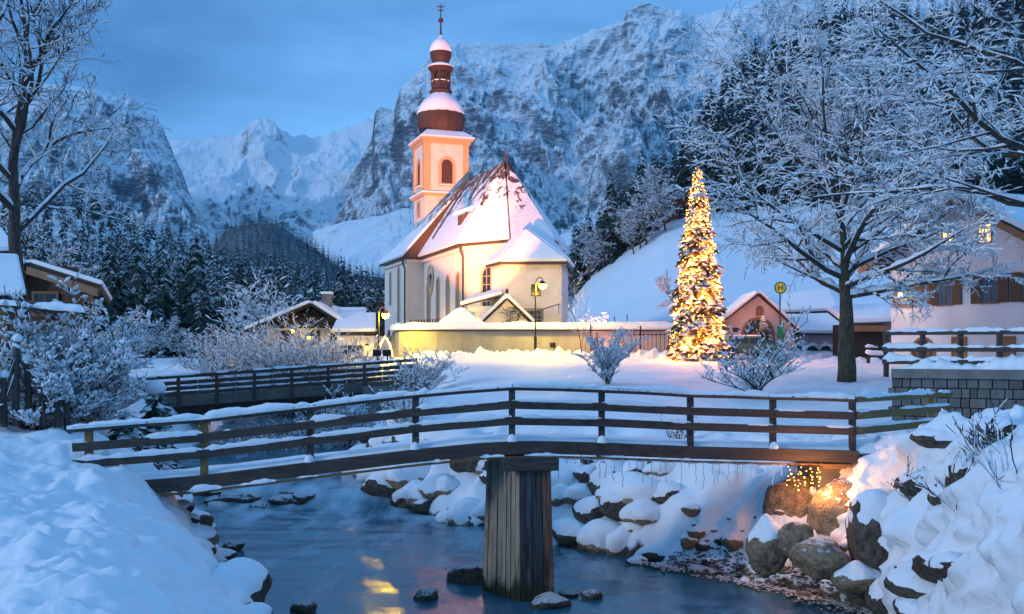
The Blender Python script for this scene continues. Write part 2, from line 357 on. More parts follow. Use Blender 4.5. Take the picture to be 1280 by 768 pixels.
def Hfar(x, y):
    u = x/y
    z = 4+np.clip(y-110, 0, 400)*.0 + fbm(x*.03, y*.03, 3, 2)*.6
    # forest hill on the left
    f1 = layer(u, y, 115, -.008, 460, tt(u, [-300,0,60,120,200,260,300,380,480,560,640,700], [246,258,260,273,310,330,347,372,392,408,432,450]), 1.15)
    f1 = f1+sm(y, 120, 300)*fbm(x*.012, y*.012, 4, 11)*5
    # meadow hill on the right
    m = layer(u, y, 96, -.004, 195, tt(u, [670,700,705,740,780,830,870,980,1100,1280,1500], [520,470,388,343,312,276,262,252,248,240,230]), 1.0, .15)
    m = m+fbm(x*.03, y*.03, 3, 15)*.7
    f2 = layer(u, y, 190, .0, 430, tt(u, [660,690,720,760,800,850,880,950,1050,1280,1500], [470,420,345,275,235,205,150,85,40,0,-60]), 1.1, .3)
    f2 = f2+sm(y, 200, 330)*fbm(x*.012, y*.012, 4, 21)*6
    b = layer(u, y, 560, .0, 820, tt(u, [215,240,256,275,300,340,380,420,440,520,600,640], [480,350,320,291,276,279,300,325,340,352,365,400]), .8, .4)
    b = b+fbm(x*.008, y*.008, 4, 25)*9*sm(y, 560, 700)
    z = np.maximum.reduce([z, f1, m, f2, b])
    # mountains
    wx = x+40*fbm(x*.004, y*.004, 3, 71); wy = y+40*fbm(x*.004+9, y*.004, 3, 73)
    rg = ridged(wx*.0052+wy*.0022, wy*.0036-wx*.0014, 7, 33, .55)-1.05
    st = ridged(wx*.017, wy*.010+wx*.006, 6, 37, .6)-1.0
    big = fbm(x*.0026, y*.0022, 3, 43)
    def crest(xs, ys, s, k=5):
        hi = tt(u, xs, ys); lo = sum(tt(u+d*.014, xs, ys) for d in (-3,-2,-1,0,1,2,3))/7.-.012
        w = s**k; return lo*(1-w)+hi*w
    def mt(y0, t0, y1, xs, ys, pw, amp, fine=.5, k=5):
        s = np.clip((y-y0)/(y1-y0), 0, 1); tc = crest(xs, ys, s, k)
        q = s**pw; q = q+.05*np.sin(q*17+big*4)*np.clip(1-s, 0, 1)*2*s   # cliff bands and ledges
        zz = 5+y*(t0+(tc-t0)*q)
        e = np.sin(np.pi*np.clip(s, 0, 1))**.6*.95+.05
        zz = zz+amp*e*(rg+st*fine*.55)
        zz = np.where(y > y1, 5+y1*tc-(y-y1)*.8+st*8, zz)
        return np.where(y < y0, -50, zz)
    bowl = mt(1250, .06, 2300, [100,180,222,260,298,356,400,430,462,500,560], [190,182,172,172,170,169,172,160,150,152,200], .9, 34, .35)
    uk = (u-px([328])[0])/.019; knob = 46*np.exp(-np.abs(uk*.95)**3.5)*np.exp(-np.abs((y-2230)/95)**3)*(1+.15*st)
    bowl = bowl+knob
    left = mt(1020, .03, 1650, [-500,-300,0,60,100,130,165,195,205,217,235,262,290,340], [20,60,98,106,112,118,124,148,162,190,235,292,340,420], 1.0, 62, .50, 4)
    rite = mt(1080, .035, 1800, [360,380,410,440,465,469,476,485,492,500,520,545,570,600,650,700,745,778,785,800,825,850,880,925,1000,1280,1500], [400,322,258,215,172,137,130,135,140,114,92,66,55,52,58,56,38,28,12,3,8,14,18,10,-12,-70,-100], .95, 66, .50, 7)
    shelf = layer(u, y, 880, .035, 1180, tt(u, [350,380,392,420,470,520,560,620], [345,318,298,288,274,266,268,300]), 1.3, .2)+6*ridged(x*.012, y*.012, 4, 63)*sm(y, 880, 960)
    z = np.maximum.reduce([z, bowl, left, rite, shelf])
    return z
def H(x, y):
    x = np.asarray(x, float); y = np.asarray(y, float)
    k = sm(y, 96, 150)
    zn = Hnear(x, np.minimum(y, 160)) if np.any(k < 1) else 0
    zf = Hfar(x, np.maximum(y, 95)) if np.any(k > 0) else 0
    # the meadow starts before the blend ends
    return np.where(k <= 0, zn, np.where(k >= 1, zf, np.maximum(zn*(1-k)+zf*k, np.where(x > 5, zf, -99))))
def gh(x, y): return float(H(np.array([x]), np.array([y]))[0])

def grid(name, us, ys, off, mat, kind='structure', zf=H, parent=None):
    U, Y = np.meshgrid(us, ys); X = U*(Y+off); Z = zf(X, Y)
    if name == 'ground':      # the steep foreground bank bulges sideways as well
        k_ = sm(Z, .15, .6)*sm(X, 4.5, 6)*(1-sm(Y, 21, 23))*(1-sm(Z, 3.3, 3.8)*.5)
        X = X-k_*(.38*fbm(Y*.9+Z*.5, Z*1.1+X*.2, 4, 101)+.22*(1-2*np.abs(perlin(Y*1.5+Z*.8, Z*1.7, 103))))
        k2 = sm(Z, .1, .4)*(X < 0)*(1-sm(Y, 22, 26)); X = X+k2*(.12*fbm(Y*1.2, Z*1.5, 3, 105))
    nu, ny = len(us), len(ys)
    V = np.stack([X, Y, Z], -1).reshape(-1, 3)
    i = np.arange(ny-1)[:, None]*nu+np.arange(nu-1)[None]
    fa = np.stack([i, i+1, i+nu+1, i+nu], -1).reshape(-1, 4)
    me = bpy.data.meshes.new(name); me.vertices.add(len(V)); me.vertices.foreach_set('co', V.ravel().astype(np.float32))
    me.loops.add(fa.size); me.loops.foreach_set('vertex_index', fa.ravel().astype(np.int32))
    me.polygons.add(len(fa)); me.polygons.foreach_set('loop_start', (np.arange(len(fa))*4).astype(np.int32)); me.polygons.foreach_set('loop_total', np.full(len(fa), 4, dtype=np.int32))
    me.polygons.foreach_set('use_smooth', np.ones(len(fa), dtype=bool)); me.update(calc_edges=True); me.validate()
    me.materials.append(mat)
    o = bpy.data.objects.new(name, me); C.objects.link(o); o['kind'] = kind; return o

# ground material: snow, with wet earth and pebbles low by the water
m, N, L, b = newmat('snow_ground'); b.inputs['Roughness'].default_value = .62; b.inputs['Specular IOR Level'].default_value = .25
n1, u1 = bump(N, L, b, 1.6, .35, .12, 5); n2, u2 = bump(N, L, b, 11, .55, .035, 6, rough=.7); L.new(u1.outputs[0], u2.inputs['Normal'])
g = N.new('ShaderNodeNewGeometry'); s = N.new('ShaderNodeSeparateXYZ'); L.new(g.outputs['Position'], s.inputs[0])
nn = coordnoise(N, L, 1.1, 5); zz = math_(N, L, 'ADD', s.outputs['Z'], math_(N, L, 'MULTIPLY', math_(N, L, 'SUBTRACT', nn, .5), -1.6))
earth = mix(N, L, ramp(N, L, coordnoise(N, L, 7, 5), .35, .65), (.09,.07,.05), (.03,.025,.02))
L.new(mix(N, L, ramp(N, L, zz, .10, .22), earth, SNOW), b.inputs['Base Color'])
M['ground'] = m
M['hill'] = snow_mat('hill_snow', (.25, .5, .5), (2., .3, .06))
# mountain material: snow on what is not too steep, bare rock else
m, N, L, b = newmat('snowy_rock_face'); b.inputs['Roughness'].default_value = .9; b.inputs['Specular IOR Level'].default_value = .1
nA, uA = bump(N, L, None, .02, .55, 10, 9, rough=.62)
tc = N.new('ShaderNodeTexCoord'); mp = N.new('ShaderNodeMapping'); mp.inputs['Scale'].default_value = (.9, .9, 1.7); mp.inputs['Rotation'].default_value = (.5, .60, 0)
L.new(tc.outputs['Object'], mp.inputs[0])
nB, uB = bump(N, L, None, .06, .55, 4, 8, vec=mp.outputs[0], rough=.65); L.new(uA.outputs[0], uB.inputs['Normal'])
s = N.new('ShaderNodeSeparateXYZ'); L.new(uB.outputs[0], s.inputs[0])
nC = coordnoise(N, L, .006, 6, rough=.6)
v = math_(N, L, 'ADD', s.outputs['Z'], math_(N, L, 'MULTIPLY', math_(N, L, 'SUBTRACT', nC, .5), .75))
rockc = mix(N, L, ramp(N, L, coordnoise(N, L, .05, 5, (.5,.5,3)), .3, .7), (.065,.08,.10), (.02,.027,.038))
L.new(mix(N, L, ramp(N, L, v, .37, .50), rockc, (.88,.90,.93)), b.inputs['Base Color'])
L.new(uB.outputs[0], b.inputs['Normal'])
M['mountain'] = m

ys = np.concatenate([np.linspace(-12, 2, 15), np.exp(np.linspace(math.log(2.1), math.log(100), 900))])
grid('ground', np.linspace(-.72, .72, 900), ys, 14, M['ground'])
ysf = np.concatenate([np.linspace(99, 470, 120), np.linspace(474, 1040, 100), np.linspace(1044, 1850, 330), np.linspace(1860, 2600, 90)])
grid('snow_hillside', np.linspace(-.66, .66, 700), ysf[ysf < 482], 0, M['hill'])
M['floor'] = plain('forest_floor', (.10,.11,.12), (.22,.24,.27), .05, rough=.95, bs=.2, bd=.5)
grid('forest_floor', np.linspace(-.66, .66, 500), ysf[(ysf > 470) & (ysf < 845)], 0, M['floor'])
grid('alp_meadow', np.linspace(-.66, .66, 600), ysf[(ysf > 835) & (ysf < 1042)], 0, M['hill'])
grid('mountain_range', np.linspace(-.66, .66, 1200), ysf[ysf > 1039], 0, M['mountain'])

# ------------------------------------------------------------------ water
m, N, L, b = newmat('river_water')
b.inputs['Roughness'].default_value = .13; b.inputs['IOR'].default_value = 1.33; b.inputs['Specular IOR Level'].default_value = .75
tc = N.new('ShaderNodeTexCoord'); mp = N.new('ShaderNodeMapping'); mp.inputs['Rotation'].default_value = (0, 0, R(-33)); mp.inputs['Scale'].default_value = (1.0, .32, 1)
L.new(tc.outputs['Object'], mp.inputs[0])
w1 = N.new('ShaderNodeTexNoise'); w1.inputs['Scale'].default_value = 1.1; w1.inputs['Detail'].default_value = 4; w1.inputs['Distortion'].default_value = .8; L.new(mp.outputs[0], w1.inputs['Vector'])
bu = N.new('ShaderNodeBump'); bu.inputs['Strength'].default_value = .30; bu.inputs['Distance'].default_value = .10; L.new(w1.outputs['Fac'], bu.inputs['Height'])
L.new(bu.outputs[0], b.inputs['Normal'])
# broken white water where the river drops over the sill
g = N.new('ShaderNodeNewGeometry'); s = N.new('ShaderNodeSeparateXYZ'); L.new(g.outputs['Position'], s.inputs[0])
foam = N.new('ShaderNodeTexNoise'); foam.inputs['Scale'].default_value = 1.0; foam.inputs['Detail'].default_value = 5; L.new(mp.outputs[0], foam.inputs['Vector'])
yy = math_(N, L, 'ADD', s.outputs['Y'], math_(N, L, 'MULTIPLY', s.outputs['X'], .25))
near_sill = math_(N, L, 'SUBTRACT', 1, math_(N, L, 'MULTIPLY', math_(N, L, 'ABSOLUTE', math_(N, L, 'SUBTRACT', yy, 30.6)), .16))
ff = ramp(N, L, math_(N, L, 'ADD', foam.outputs['Fac'], math_(N, L, 'MULTIPLY', math_(N, L, 'MAXIMUM', near_sill, 0), .22)), .56, .86)
L.new(mix(N, L, ff, (.035,.12,.17), (.5,.62,.7)), b.inputs['Base Color'])
L.new(ramp(N, L, ff, 0, 1, (.21,)*3, (.5,)*3), b.inputs['Roughness'])
M['water'] = m
def wz(x, y):   # the water steps down a low sill under the far part of the river
    q = y+.25*x
    return .42*sm(q, 29.6, 31.0)+.18*sm(q, 35, 37)+.02*fbm(x*.5+y*.1, y*.9, 3, 77)*(1+2*np.exp(-((q-30)/2.)**2))-.02
def river():
    ys = np.concatenate([np.linspace(-20, 14, 35), np.linspace(14.2, 60, 330), np.linspace(61, 150, 60)])
    n = 90; V = []
    for y in ys:
        a = np.interp(y, RL[:,0], RL[:,1])-2.5; c = np.interp(y, RR[:,0], RR[:,1])+2.5
        V.append(np.stack([np.linspace(a, c, n), np.full(n, y)], -1))
    V = np.array(V); Z = wz(V[..., 0], V[..., 1]); V = np.concatenate([V, Z[..., None]], -1).reshape(-1, 3)
    i = np.arange(len(ys)-1)[:, None]*n+np.arange(n-1)[None]
    mb = MB(); mb.quads(V, np.stack([i, i+1, i+n+1, i+n], -1).reshape(-1, 4))
    o = mb.build('river_water', M['water'], smooth=True); o['kind'] = 'structure'
river()
HAZE = True
# ------------------------------------------------------------------ footbridge
def by(X): return float(np.interp(X, [-8.4,-6,-4,0,1.9,3.8,7.2], [18.85,19.4,19.7,19.95,20.45,20.9,21.0]))
def bz(X): return float(np.interp(X, [-8.4,-6,-4,-1.9,-.6,0,.6,1.9,3.8,7.2], [2.13,2.28,2.50,2.74,2.86,2.885,2.88,2.81,2.69,2.59]))  # underside of the edge beam
fb = thing('footbridge', 'narrow arched timber footbridge with three-rail parapet and snow, crossing the stream on one plank-clad pier', 'footbridge', (0, 20, 0))
def snowline(pa, pb, w, h, seed, gap=.18, drape=.5, step=.09):
    """an uneven ribbon of snow lying along a rail, broken in places"""
    pa = Vector(pa); pb = Vector(pb); n = max(3, int((pb-pa).length/step)); mb = MB()
    d = (pb-pa).normalized(); r = d.cross(Vector((0,0,1))).normalized()
    mb.parts = []; run = []; prof = [(-1,-.55), (-1.05,.1), (-.75,.75), (0,1.05), (.75,.75), (1.05,.1), (1,-.55)]
    def flush():
        if len(run) > 2:
            k = len(prof); vs = []; m = len(run)
            for ii, (c, hh, ww) in enumerate(run):
                e = min(1, .25+min(ii, m-1-ii)*.5)
                for a, b_ in prof: vs.append(c+r*a*ww*e+Vector((0,0,1))*(b_*hh*e if b_ > 0 else b_*drape*hh))
            fs = [(i*k+j, i*k+j+1, (i+1)*k+j+1, (i+1)*k+j) for i in range(m-1) for j in range(k-1)]
            fs += [tuple(range(k)), tuple((m-1)*k+j for j in reversed(range(k)))]
            mb.add(vs, fs); q_ = MB(); q_.add(vs, fs); mb.parts.append(q_)
    for i in range(n+1):
        t = i/n; p = pa.lerp(pb, t); q = p*1.0
        v = mnoise.noise(Vector((q.x*1.1+seed, q.y*1.1, seed*3.1)))
        v2 = mnoise.noise(Vector((q.x*6+seed, q.y*6, seed))); v3 = mnoise.noise(Vector((q.x*17+seed, q.y*17, seed)))
        hh = h*(.68+1.15*v+.55*v2+.4*v3)
        if hh < h*gap: flush(); run = []
        else: run.append((p, hh, w*(1+.18*v2)))
    flush()
    return mb
def rail(parent, a, b, w, h, mat, snow, seed, name='rail', sn=.05, gap=.25):
    mb = MB(); mb.beam(a, b, w, h); o = mb.build(name, mat, parent, bevel=.008)
    if snow:
        s = snowline(Vector(a)+Vector((0,0,h/2-.006)), Vector(b)+Vector((0,0,h/2-.006)), w*.5+.004, sn, seed, gap)
        for q in s.parts: q.build('snow', M['snow_soft'], o, smooth=True)
    return o
postX = [-8.05,-6.0,-3.99,-1.92,0.0,1.84,3.74,5.49,7.18]
def bp(X, dz, dy=0): return Vector((X, by(X)+dy, bz(X)+dz))
# edge beams, deck
mb = MB(); xs = [-6.9,-3.9,-1.9,0,2,3.6,7.0]
ring = []
def sweep(xs, y0, y1, z0, z1):
    mb = MB(); vs = []; n = len(xs)
    for X in xs:
        for dy, dz in ((y0,z0),(y1,z0),(y1,z1),(y0,z1)): vs.append(bp(X, dz, dy))
    fs = [(i*4+j, i*4+(j+1) % 4, (i+1)*4+(j+1) % 4, (i+1)*4+j) for i in range(n-1) for j in range(4)]+[(3,2,1,0), tuple((n-1)*4+j for j in range(4))]
    mb.add(vs, fs); return mb
xsm = list(np.linspace(-7.4, 7.25, 40))
be = sweep(xsm, -.12, .04, 0, .25).build('edge_beam', M['rail'], fb)
xq = list(np.linspace(-7.3, 7.2, 60))
sweep(xq, 1.36, 1.50, 0, .25).build('edge_beam', M['rail'], fb)
sweep(xq, .045, 1.355, .12, .20).build('deck', M['rail'], fb)
# snow on the deck
mb = MB(); n = 150; k = 9; vs = []
for i, X in enumerate(np.linspace(-8.4, 8.2, n)):
    Xc = min(X, 7.0)
    for j, dy in enumerate(np.linspace(-.02, 1.40, k)):
        e = 0 if j in (0, k-1) else 1
        h = .205+e*(.10+.05*mnoise.noise(Vector((X*1.5, dy*2, 0))))-(.06 if e == 0 else 0)
        vs.append(Vector((X, by(Xc)+dy, bz(Xc)+h+(0 if X < 7 else (X-7)*.1))))
mb.add(vs, [(i*k+j, (i+1)*k+j, (i+1)*k+j+1, i*k+j+1) for i in range(n-1) for j in range(k-1)])
mb.build('deck_snow', M['snow_soft'], fb, smooth=True)
# rail strip under the beam that carries the cable
o = sweep(list(np.linspace(-6.7, 7.1, 40)), -.17, -.125, -.075, -.03).build('cable_batten', plain('orange_batten', (.30,.14,.06), (.14,.07,.035), 3, (1,8,8), .7), fb)
for X0, X1 in ((-6.2,-5.6),(-5.3,-4.6),(-4.2,-3.8),(-1.55,-1.4),(-.6,-.15),(.25,.95),(1.95,2.35),(3.0,3.25),(3.5,3.75),(4.2,4.35)):
    q = snowline(bp(X0, -.02, -.15), bp(X1, -.02, -.15), .045, .085, X0, .05)
    if q.n: q.build('snow', M['snow_soft'], o, smooth=True)
# posts
for i, X in enumerate(postX):
    mb = MB(); a = bp(X, -.02 if i not in (0,) else .1, .10); b_ = bp(X, 1.28, .10)
    mb.beam(a, b_, .13, .12, up=Vector((0,1,0))); po = mb.build('post', M['rail_yel'] if i in (0,1) else M['rail'], fb, bevel=.008)
    if i in (2,3,4,5,7):
        mb = MB(); c = bp(X, .27, -.02); mb.lathe(c, [(.001,.13),(.07,.10),(.10,.03),(.11,-.02)], 9, cap=False)
        mb.build('snow', M['snow_soft'], po, smooth=True)
# rails
for lev, (dz, hh, ww) in enumerate(((.66,.165,.05),(.98,.165,.05))):
    for i in range(len(postX)-1):
        X0, X1 = postX[i], postX[i+1]
        if i == 0: X0 -= .25
        rail(fb, bp(X0, dz, .0), bp(X1-.006, dz, .0), ww, hh, M['rail'], True, i*7+lev*3, sn=.085 if i < 4 else .05, gap=.2 if i < 4 else .6)
for i in range(len(postX)-1):
    X0, X1 = postX[i], postX[i+1]
    if i == 0: X0 -= .35
    a, b_ = bp(X0, 1.33, .03), bp(X1, 1.33, .03)
    mb = MB(); mb.tube([a, a.lerp(b_, .5)+Vector((0,0,.008)), b_], .068, 10); o = mb.build('top_rail', M['top_rail'], fb, smooth=False)
    s = snowline(a+Vector((0,0,.05)), b_+Vector((0,0,.05)), .066, .085, 50+i, .1); s.build('snow', M['snow_soft'], o, smooth=True)
# wing rails running back up the right bank
W0, W1 = Vector((7.18, 21.03, bz(7.2)+0)), Vector((10.7, 24.4, bz(7.2)-.04))
for dz, w_, hh in ((.66,.05,.17),(.98,.05,.17),(1.32,.12,.12)):
    rail(fb, W0+Vector((.08,.06,dz)), W1+Vector((0,0,dz)), w_, hh, M['rail_yel'], True, dz*9, sn=.05 if dz < 1.2 else .09, gap=.15)
mb = MB(); wp = W0.lerp(W1, .82); mb.beam(wp+Vector((-.08,.10,-.3)), wp+Vector((-.08,.10,1.27)), .13, .13, up=Vector((0,1,0))); mb.build('post', M['rail_yel'], fb, bevel=.008)
# pier clad in planks
def pier():
    bot = [Vector((-.63,20.75,-.8)), Vector((.20,19.70,-.8)), Vector((.86,19.84,-.8)), Vector((.30,21.1,-.8))]
    top = [Vector((-.50,20.65,2.82)), Vector((.17,19.80,2.82)), Vector((.76,19.90,2.82)), Vector((.26,20.9,2.82))]
    core = MB(); core.add(bot+top, [(3,2,1,0),(4,5,6,7),(0,1,5,4),(1,2,6,5),(2,3,7,6),(3,0,4,7)])
    p = core.build('pier', M['dark'], fb)
    def face(b0, b1, t0, t1, n, mat, name):
        nrm = (b1-b0).cross(t0-b0).normalized()
        for i in range(n):
            s0, s1 = i/n, (i+1)/n-.02; off = .022+random.uniform(-.009, .012)
            q = [b0.lerp(b1, s0), b0.lerp(b1, s1), t0.lerp(t1, s1), t0.lerp(t1, s0)]
            mb = MB(); mb.add([v+nrm*.002 for v in q]+[v+nrm*(off) for v in q], [(0,1,5,4),(1,2,6,5),(2,3,7,6),(3,0,4,7),(4,5,6,7)])
            o = mb.build('plank', mat[i % len(mat)], p, bevel=.004)
    A = plank_mat('plank_light', (.44,.36,.26), (.20,.16,.12))
    B = plank_mat('plank_grey', (.36,.31,.25), (.17,.145,.12))
    D = plank_mat('plank_dark', (.12,.105,.10), (.045,.042,.042))
    E = plank_mat('plank_red', (.30,.14,.09), (.12,.06,.04))
    face(bot[0], bot[1], top[0], top[1], 8, [A, A, B, A, A, B, A, A], 'a')
    b1, b2, t1, t2 = bot[1], bot[2], top[1], top[2]
    face(b1, b1.lerp(b2, .68), t1, t1.lerp(t2, .68), 4, [D, plank_mat('plank_bluegrey', (.14,.13,.125), (.06,.057,.055))], 'b')
    face(b1.lerp(b2, .70), b2, t1.lerp(t2, .70), t2, 2, [E], 'c')
    mb = MB(); mb.beam(Vector((-.18,19.72,2.70)), Vector((.92,19.84,2.70)), .16, .26); mb.build('pier_cap', M['rail'], fb, bevel=.01)
    mb = MB(); mb.beam(Vector((-.18,20.9,2.70)), Vector((.92,21.0,2.70)), .16, .26); mb.build('pier_cap', M['rail'], fb, bevel=.01)
    
pier()
# abutment
mb = MB(); mb.box((7.1, 21.95, 1.8), (1.3, 1.5, 1.5), rz=.05); mb.build('abutment', M['concrete'], fb, bevel=.02)
mb = MB(); mb.box((6.75, 21.02, 2.53), (.5, .25, .12)); mb.build('bearing_block', M['rail_yel'], fb, bevel=.01)

# ------------------------------------------------------------------ light strings hanging from the footbridge
def icicle(name, label, x0, x1, step, lens, matb, rb, cablemat, lit, seed, group=None):
    rnd = random.Random(seed); t = thing(name, label, 'light string', (x0, 20, 2.7), group)
    cab = MB(); pts = []; bulbs = []
    n = int((x1-x0)/step)
    for i in range(n+1):
        X = x0+i*step+rnd.uniform(-.04, .04); l = rnd.choice(lens)*rnd.uniform(.8, 1.15)
        top = bp(X, -.05, -.19); pts.append(top+Vector((0,0,-.04*abs(math.sin(i)))))
        ps = [top]
        m = max(2, int(l/.07))
        for j in range(1, m+1): ps.append(top+Vector((rnd.uniform(-.022,.022), rnd.uniform(-.02,.02), -l*j/m)))
        cab.tube(ps, .0045 if lit else .007, 4)
        for q in (ps[1:] if lit else ps[1::2]):
            if not lit or rnd.random() < .62: bulbs.append(q+Vector((rnd.uniform(-.02,.02),0,rnd.uniform(-.03,.03))) if lit else q)
    cab.tube(pts, .007, 4); cab.build('cable', cablemat, t)
    for i, q in enumerate(bulbs[:100] if lit else []):
        mb = MB(); r = rb*(1 if rnd.random() < .75 else 1.6); mb.lathe(q, [(.001,-r),(r*.8,-r*.6),(r,0),(r*.8,r*.6),(.001,r)], 6, cap=False); mb.build('bulb', matb, t)
    if not lit:
        mb = MB()
        for q in bulbs: mb.lathe(q, [(.001,-rb),(rb,0),(.001,rb)], 5, cap=False)
        o = mb.build('bulb', matb, t); o['kind'] = 'stuff'
    return t
t = icicle('icicle_lights', 'short lit curtain of warm white icicle lights hanging under the right end of the footbridge', 5.72, 6.42, .075, [.2,.35,.5,.6], M['bulb_hot'], .012, M['iron'], True, 5)
for X in (5.75, 5.98, 6.2, 6.42):
    l = bpy.data.lights.new('bulb_light', 'POINT'); l.energy = 17; l.color = (1, .40, .09); l.shadow_soft_size = .12
    lo = bpy.data.objects.new('bulb_light', l); C.objects.link(lo); lo.location = bp(X, -.35, -.55)
wire = plain('frosted_wire', (.45,.48,.52), (.3,.32,.35), 8)
icicle('icicle_lights', 'unlit frosted icicle lights hanging along the right span of the footbridge', .95, 5.6, .16, [.12,.25,.4,.5], wire, .011, wire, False, 8)
icicle('icicle_lights', 'unlit icicle lights looped over the cap of the bridge pier', -.15, .85, .12, [.12,.25,.38], wire, .012, wire, False, 11)

# ------------------------------------------------------------------ boulders and stones
def rock_mesh(seed, sub=3, flat=.75, rough=.3):
    bm = bmesh.new(); bmesh.ops.create_icosphere(bm, subdivisions=sub, radius=1)
    o = Vector((seed*3.7, seed*1.3, seed*2.1))
    for v in bm.verts:
        d = v.co.normalized()
        n1 = mnoise.noise(d*1.1+o); n2 = mnoise.noise(d*2.6+o); n3 = mnoise.noise(d*7+o)
        # flat broken facets
        c = mnoise.cell(d*1.6+o)
        q = d*1.0
        for kk in range(7):
            pn = Vector((math.sin(seed*3.1+kk*2.3), math.cos(seed*1.7+kk*4.1), math.sin(seed*5.3+kk*1.9)*.7)).normalized(); dd = q.dot(pn)-(.68+.12*math.sin(seed+kk))
            if dd > 0: q = q-pn*dd*.5
        v.co = q*(1.12+rough*n1*.8+rough*.35*n2+rough*.14*n3); v.co.z *= flat
    me = bpy.data.meshes.new('rock'); bm.to_mesh(me); bm.free(); return me
def cap_mesh(rm, seed, lift=.16, lim=.12):
    bm = bmesh.new(); bm.from_mesh(rm); o = Vector((seed*1.9, 0, seed))
    rmv = [v for v in bm.verts if v.co.z < lim-.06+.22*mnoise.noise(v.co*2.0+o)+.10*mnoise.noise(v.co*6+o)]
    bmesh.ops.delete(bm, geom=rmv, context='VERTS')
    bound = {v for e in bm.edges if e.is_boundary for v in e.verts}
    zt = max((v.co.z for v in bm.verts), default=1)
    for v in bm.verts:
        k = 0 if v in bound else 1
        h = max(0, (v.co.z-lim)/(zt-lim+1e-6))
        n = mnoise.noise(v.co*1.5+o)
        v.co = v.co*(1.02+.04*k)+Vector((0,0,lift*.75*k*(.4+.8*h)*(1+.6*n)))
    for _ in range(3): bmesh.ops.smooth_vert(bm, verts=[v for v in bm.verts if v not in bound], factor=.5, use_axis_x=True, use_axis_y=True, use_axis_z=True)
    for v in bound: 
        if v.is_valid: v.co = v.co*.965
    me = bpy.data.meshes.new('snow_cap'); bm.to_mesh(me); bm.free(); return me
ROCKS = {}
for tone in ('rock', 'rock_warm'):
    for i in range(6):
        r_ = rock_mesh(i+1+(20 if tone == 'rock_warm' else 0), 4 if tone == 'rock_warm' else 3, .72+.05*(i % 3), .30); r_.materials.append(M[tone])
        for p in r_.polygons: p.use_smooth = True
        cps = []
        for lim in (.34, .10, -.15):
            c_ = cap_mesh(r_, i*3+lim*10, .12+.10*(.4-lim), lim); c_.materials.append(M['snow_soft'])
            for p in c_.polygons: p.use_smooth = True
            cps.append(c_)
        ROCKS[(tone, i)] = (r_, cps)
def rock(x, y, z, s, tone='rock', kind=0, cap=1, rz=None, label='', group=None, name='boulder', cat='boulder', tilt=0):
    rm, cps = ROCKS[(tone, kind % 6)]
    o = bpy.data.objects.new(name, rm); C.objects.link(o); o.location = (x, y, z); o.rotation_euler = (tilt, tilt*.5, rz if rz is not None else random.uniform(0, 6.28))
    o.scale = s if hasattr(s, '__len__') else (s, s, s)
    tag(o, label, cat, group)
    if cap is not None:
        c = bpy.data.objects.new('snow_cap', cps[cap]); C.objects.link(c); c.parent = o
    return o
def rpx(px, py, Y, rpix, **k):
    p = P(px, py, Y); s = rpix*Y/F; return rock(p.x, p.y, p.z, k.pop('s', (s, s, s)) if 's' not in k else k.pop('s'), **k)
def big(px, py, Y, w, h, **k):
    p = P(px, py, Y); sx = w/2*Y/F; sz = h/2*Y/F/.75
    return rock(p.x, p.y+sx*.3, p.z, (sx, sx*.95, sz), **k)
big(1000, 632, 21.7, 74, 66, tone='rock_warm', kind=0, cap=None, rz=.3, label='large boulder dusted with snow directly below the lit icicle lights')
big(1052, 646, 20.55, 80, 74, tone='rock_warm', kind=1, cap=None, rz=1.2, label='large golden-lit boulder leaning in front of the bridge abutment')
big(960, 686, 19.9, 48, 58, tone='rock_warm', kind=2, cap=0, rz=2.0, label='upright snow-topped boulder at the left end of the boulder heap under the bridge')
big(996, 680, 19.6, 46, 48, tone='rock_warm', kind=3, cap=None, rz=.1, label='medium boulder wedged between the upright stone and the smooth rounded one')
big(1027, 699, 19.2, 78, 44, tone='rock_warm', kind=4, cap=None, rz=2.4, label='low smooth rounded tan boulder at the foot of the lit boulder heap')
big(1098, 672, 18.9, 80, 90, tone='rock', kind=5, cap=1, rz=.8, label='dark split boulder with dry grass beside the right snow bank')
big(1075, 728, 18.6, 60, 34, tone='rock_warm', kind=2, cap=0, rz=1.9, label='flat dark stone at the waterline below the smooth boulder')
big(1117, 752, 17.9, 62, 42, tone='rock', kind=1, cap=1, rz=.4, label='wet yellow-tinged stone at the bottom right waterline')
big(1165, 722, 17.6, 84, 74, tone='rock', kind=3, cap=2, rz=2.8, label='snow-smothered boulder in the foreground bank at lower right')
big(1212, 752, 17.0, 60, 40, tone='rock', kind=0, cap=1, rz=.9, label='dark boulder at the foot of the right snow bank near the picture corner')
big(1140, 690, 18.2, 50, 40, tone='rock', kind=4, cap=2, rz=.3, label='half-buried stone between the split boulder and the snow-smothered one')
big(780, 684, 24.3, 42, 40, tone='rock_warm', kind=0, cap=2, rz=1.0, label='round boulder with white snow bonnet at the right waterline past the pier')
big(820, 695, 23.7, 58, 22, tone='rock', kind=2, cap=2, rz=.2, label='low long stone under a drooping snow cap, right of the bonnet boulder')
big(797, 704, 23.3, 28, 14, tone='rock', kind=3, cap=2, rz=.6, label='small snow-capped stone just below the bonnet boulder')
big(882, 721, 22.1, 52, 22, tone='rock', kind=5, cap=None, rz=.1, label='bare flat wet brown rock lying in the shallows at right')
big(585, 725, 21.4, 52, 34, tone='rock', kind=4, cap=None, rz=2.6, label='bare grey rock touching the left side of the pier')
big(686, 757, 19.4, 52, 20, tone='rock', kind=1, cap=None, rz=.2, label='wet rock at the foot of the pier, right corner')
big(740, 746, 20.0, 26, 14, tone='rock', kind=2, cap=None, rz=1.1, label='small dark wet stone in the water right of the pier')
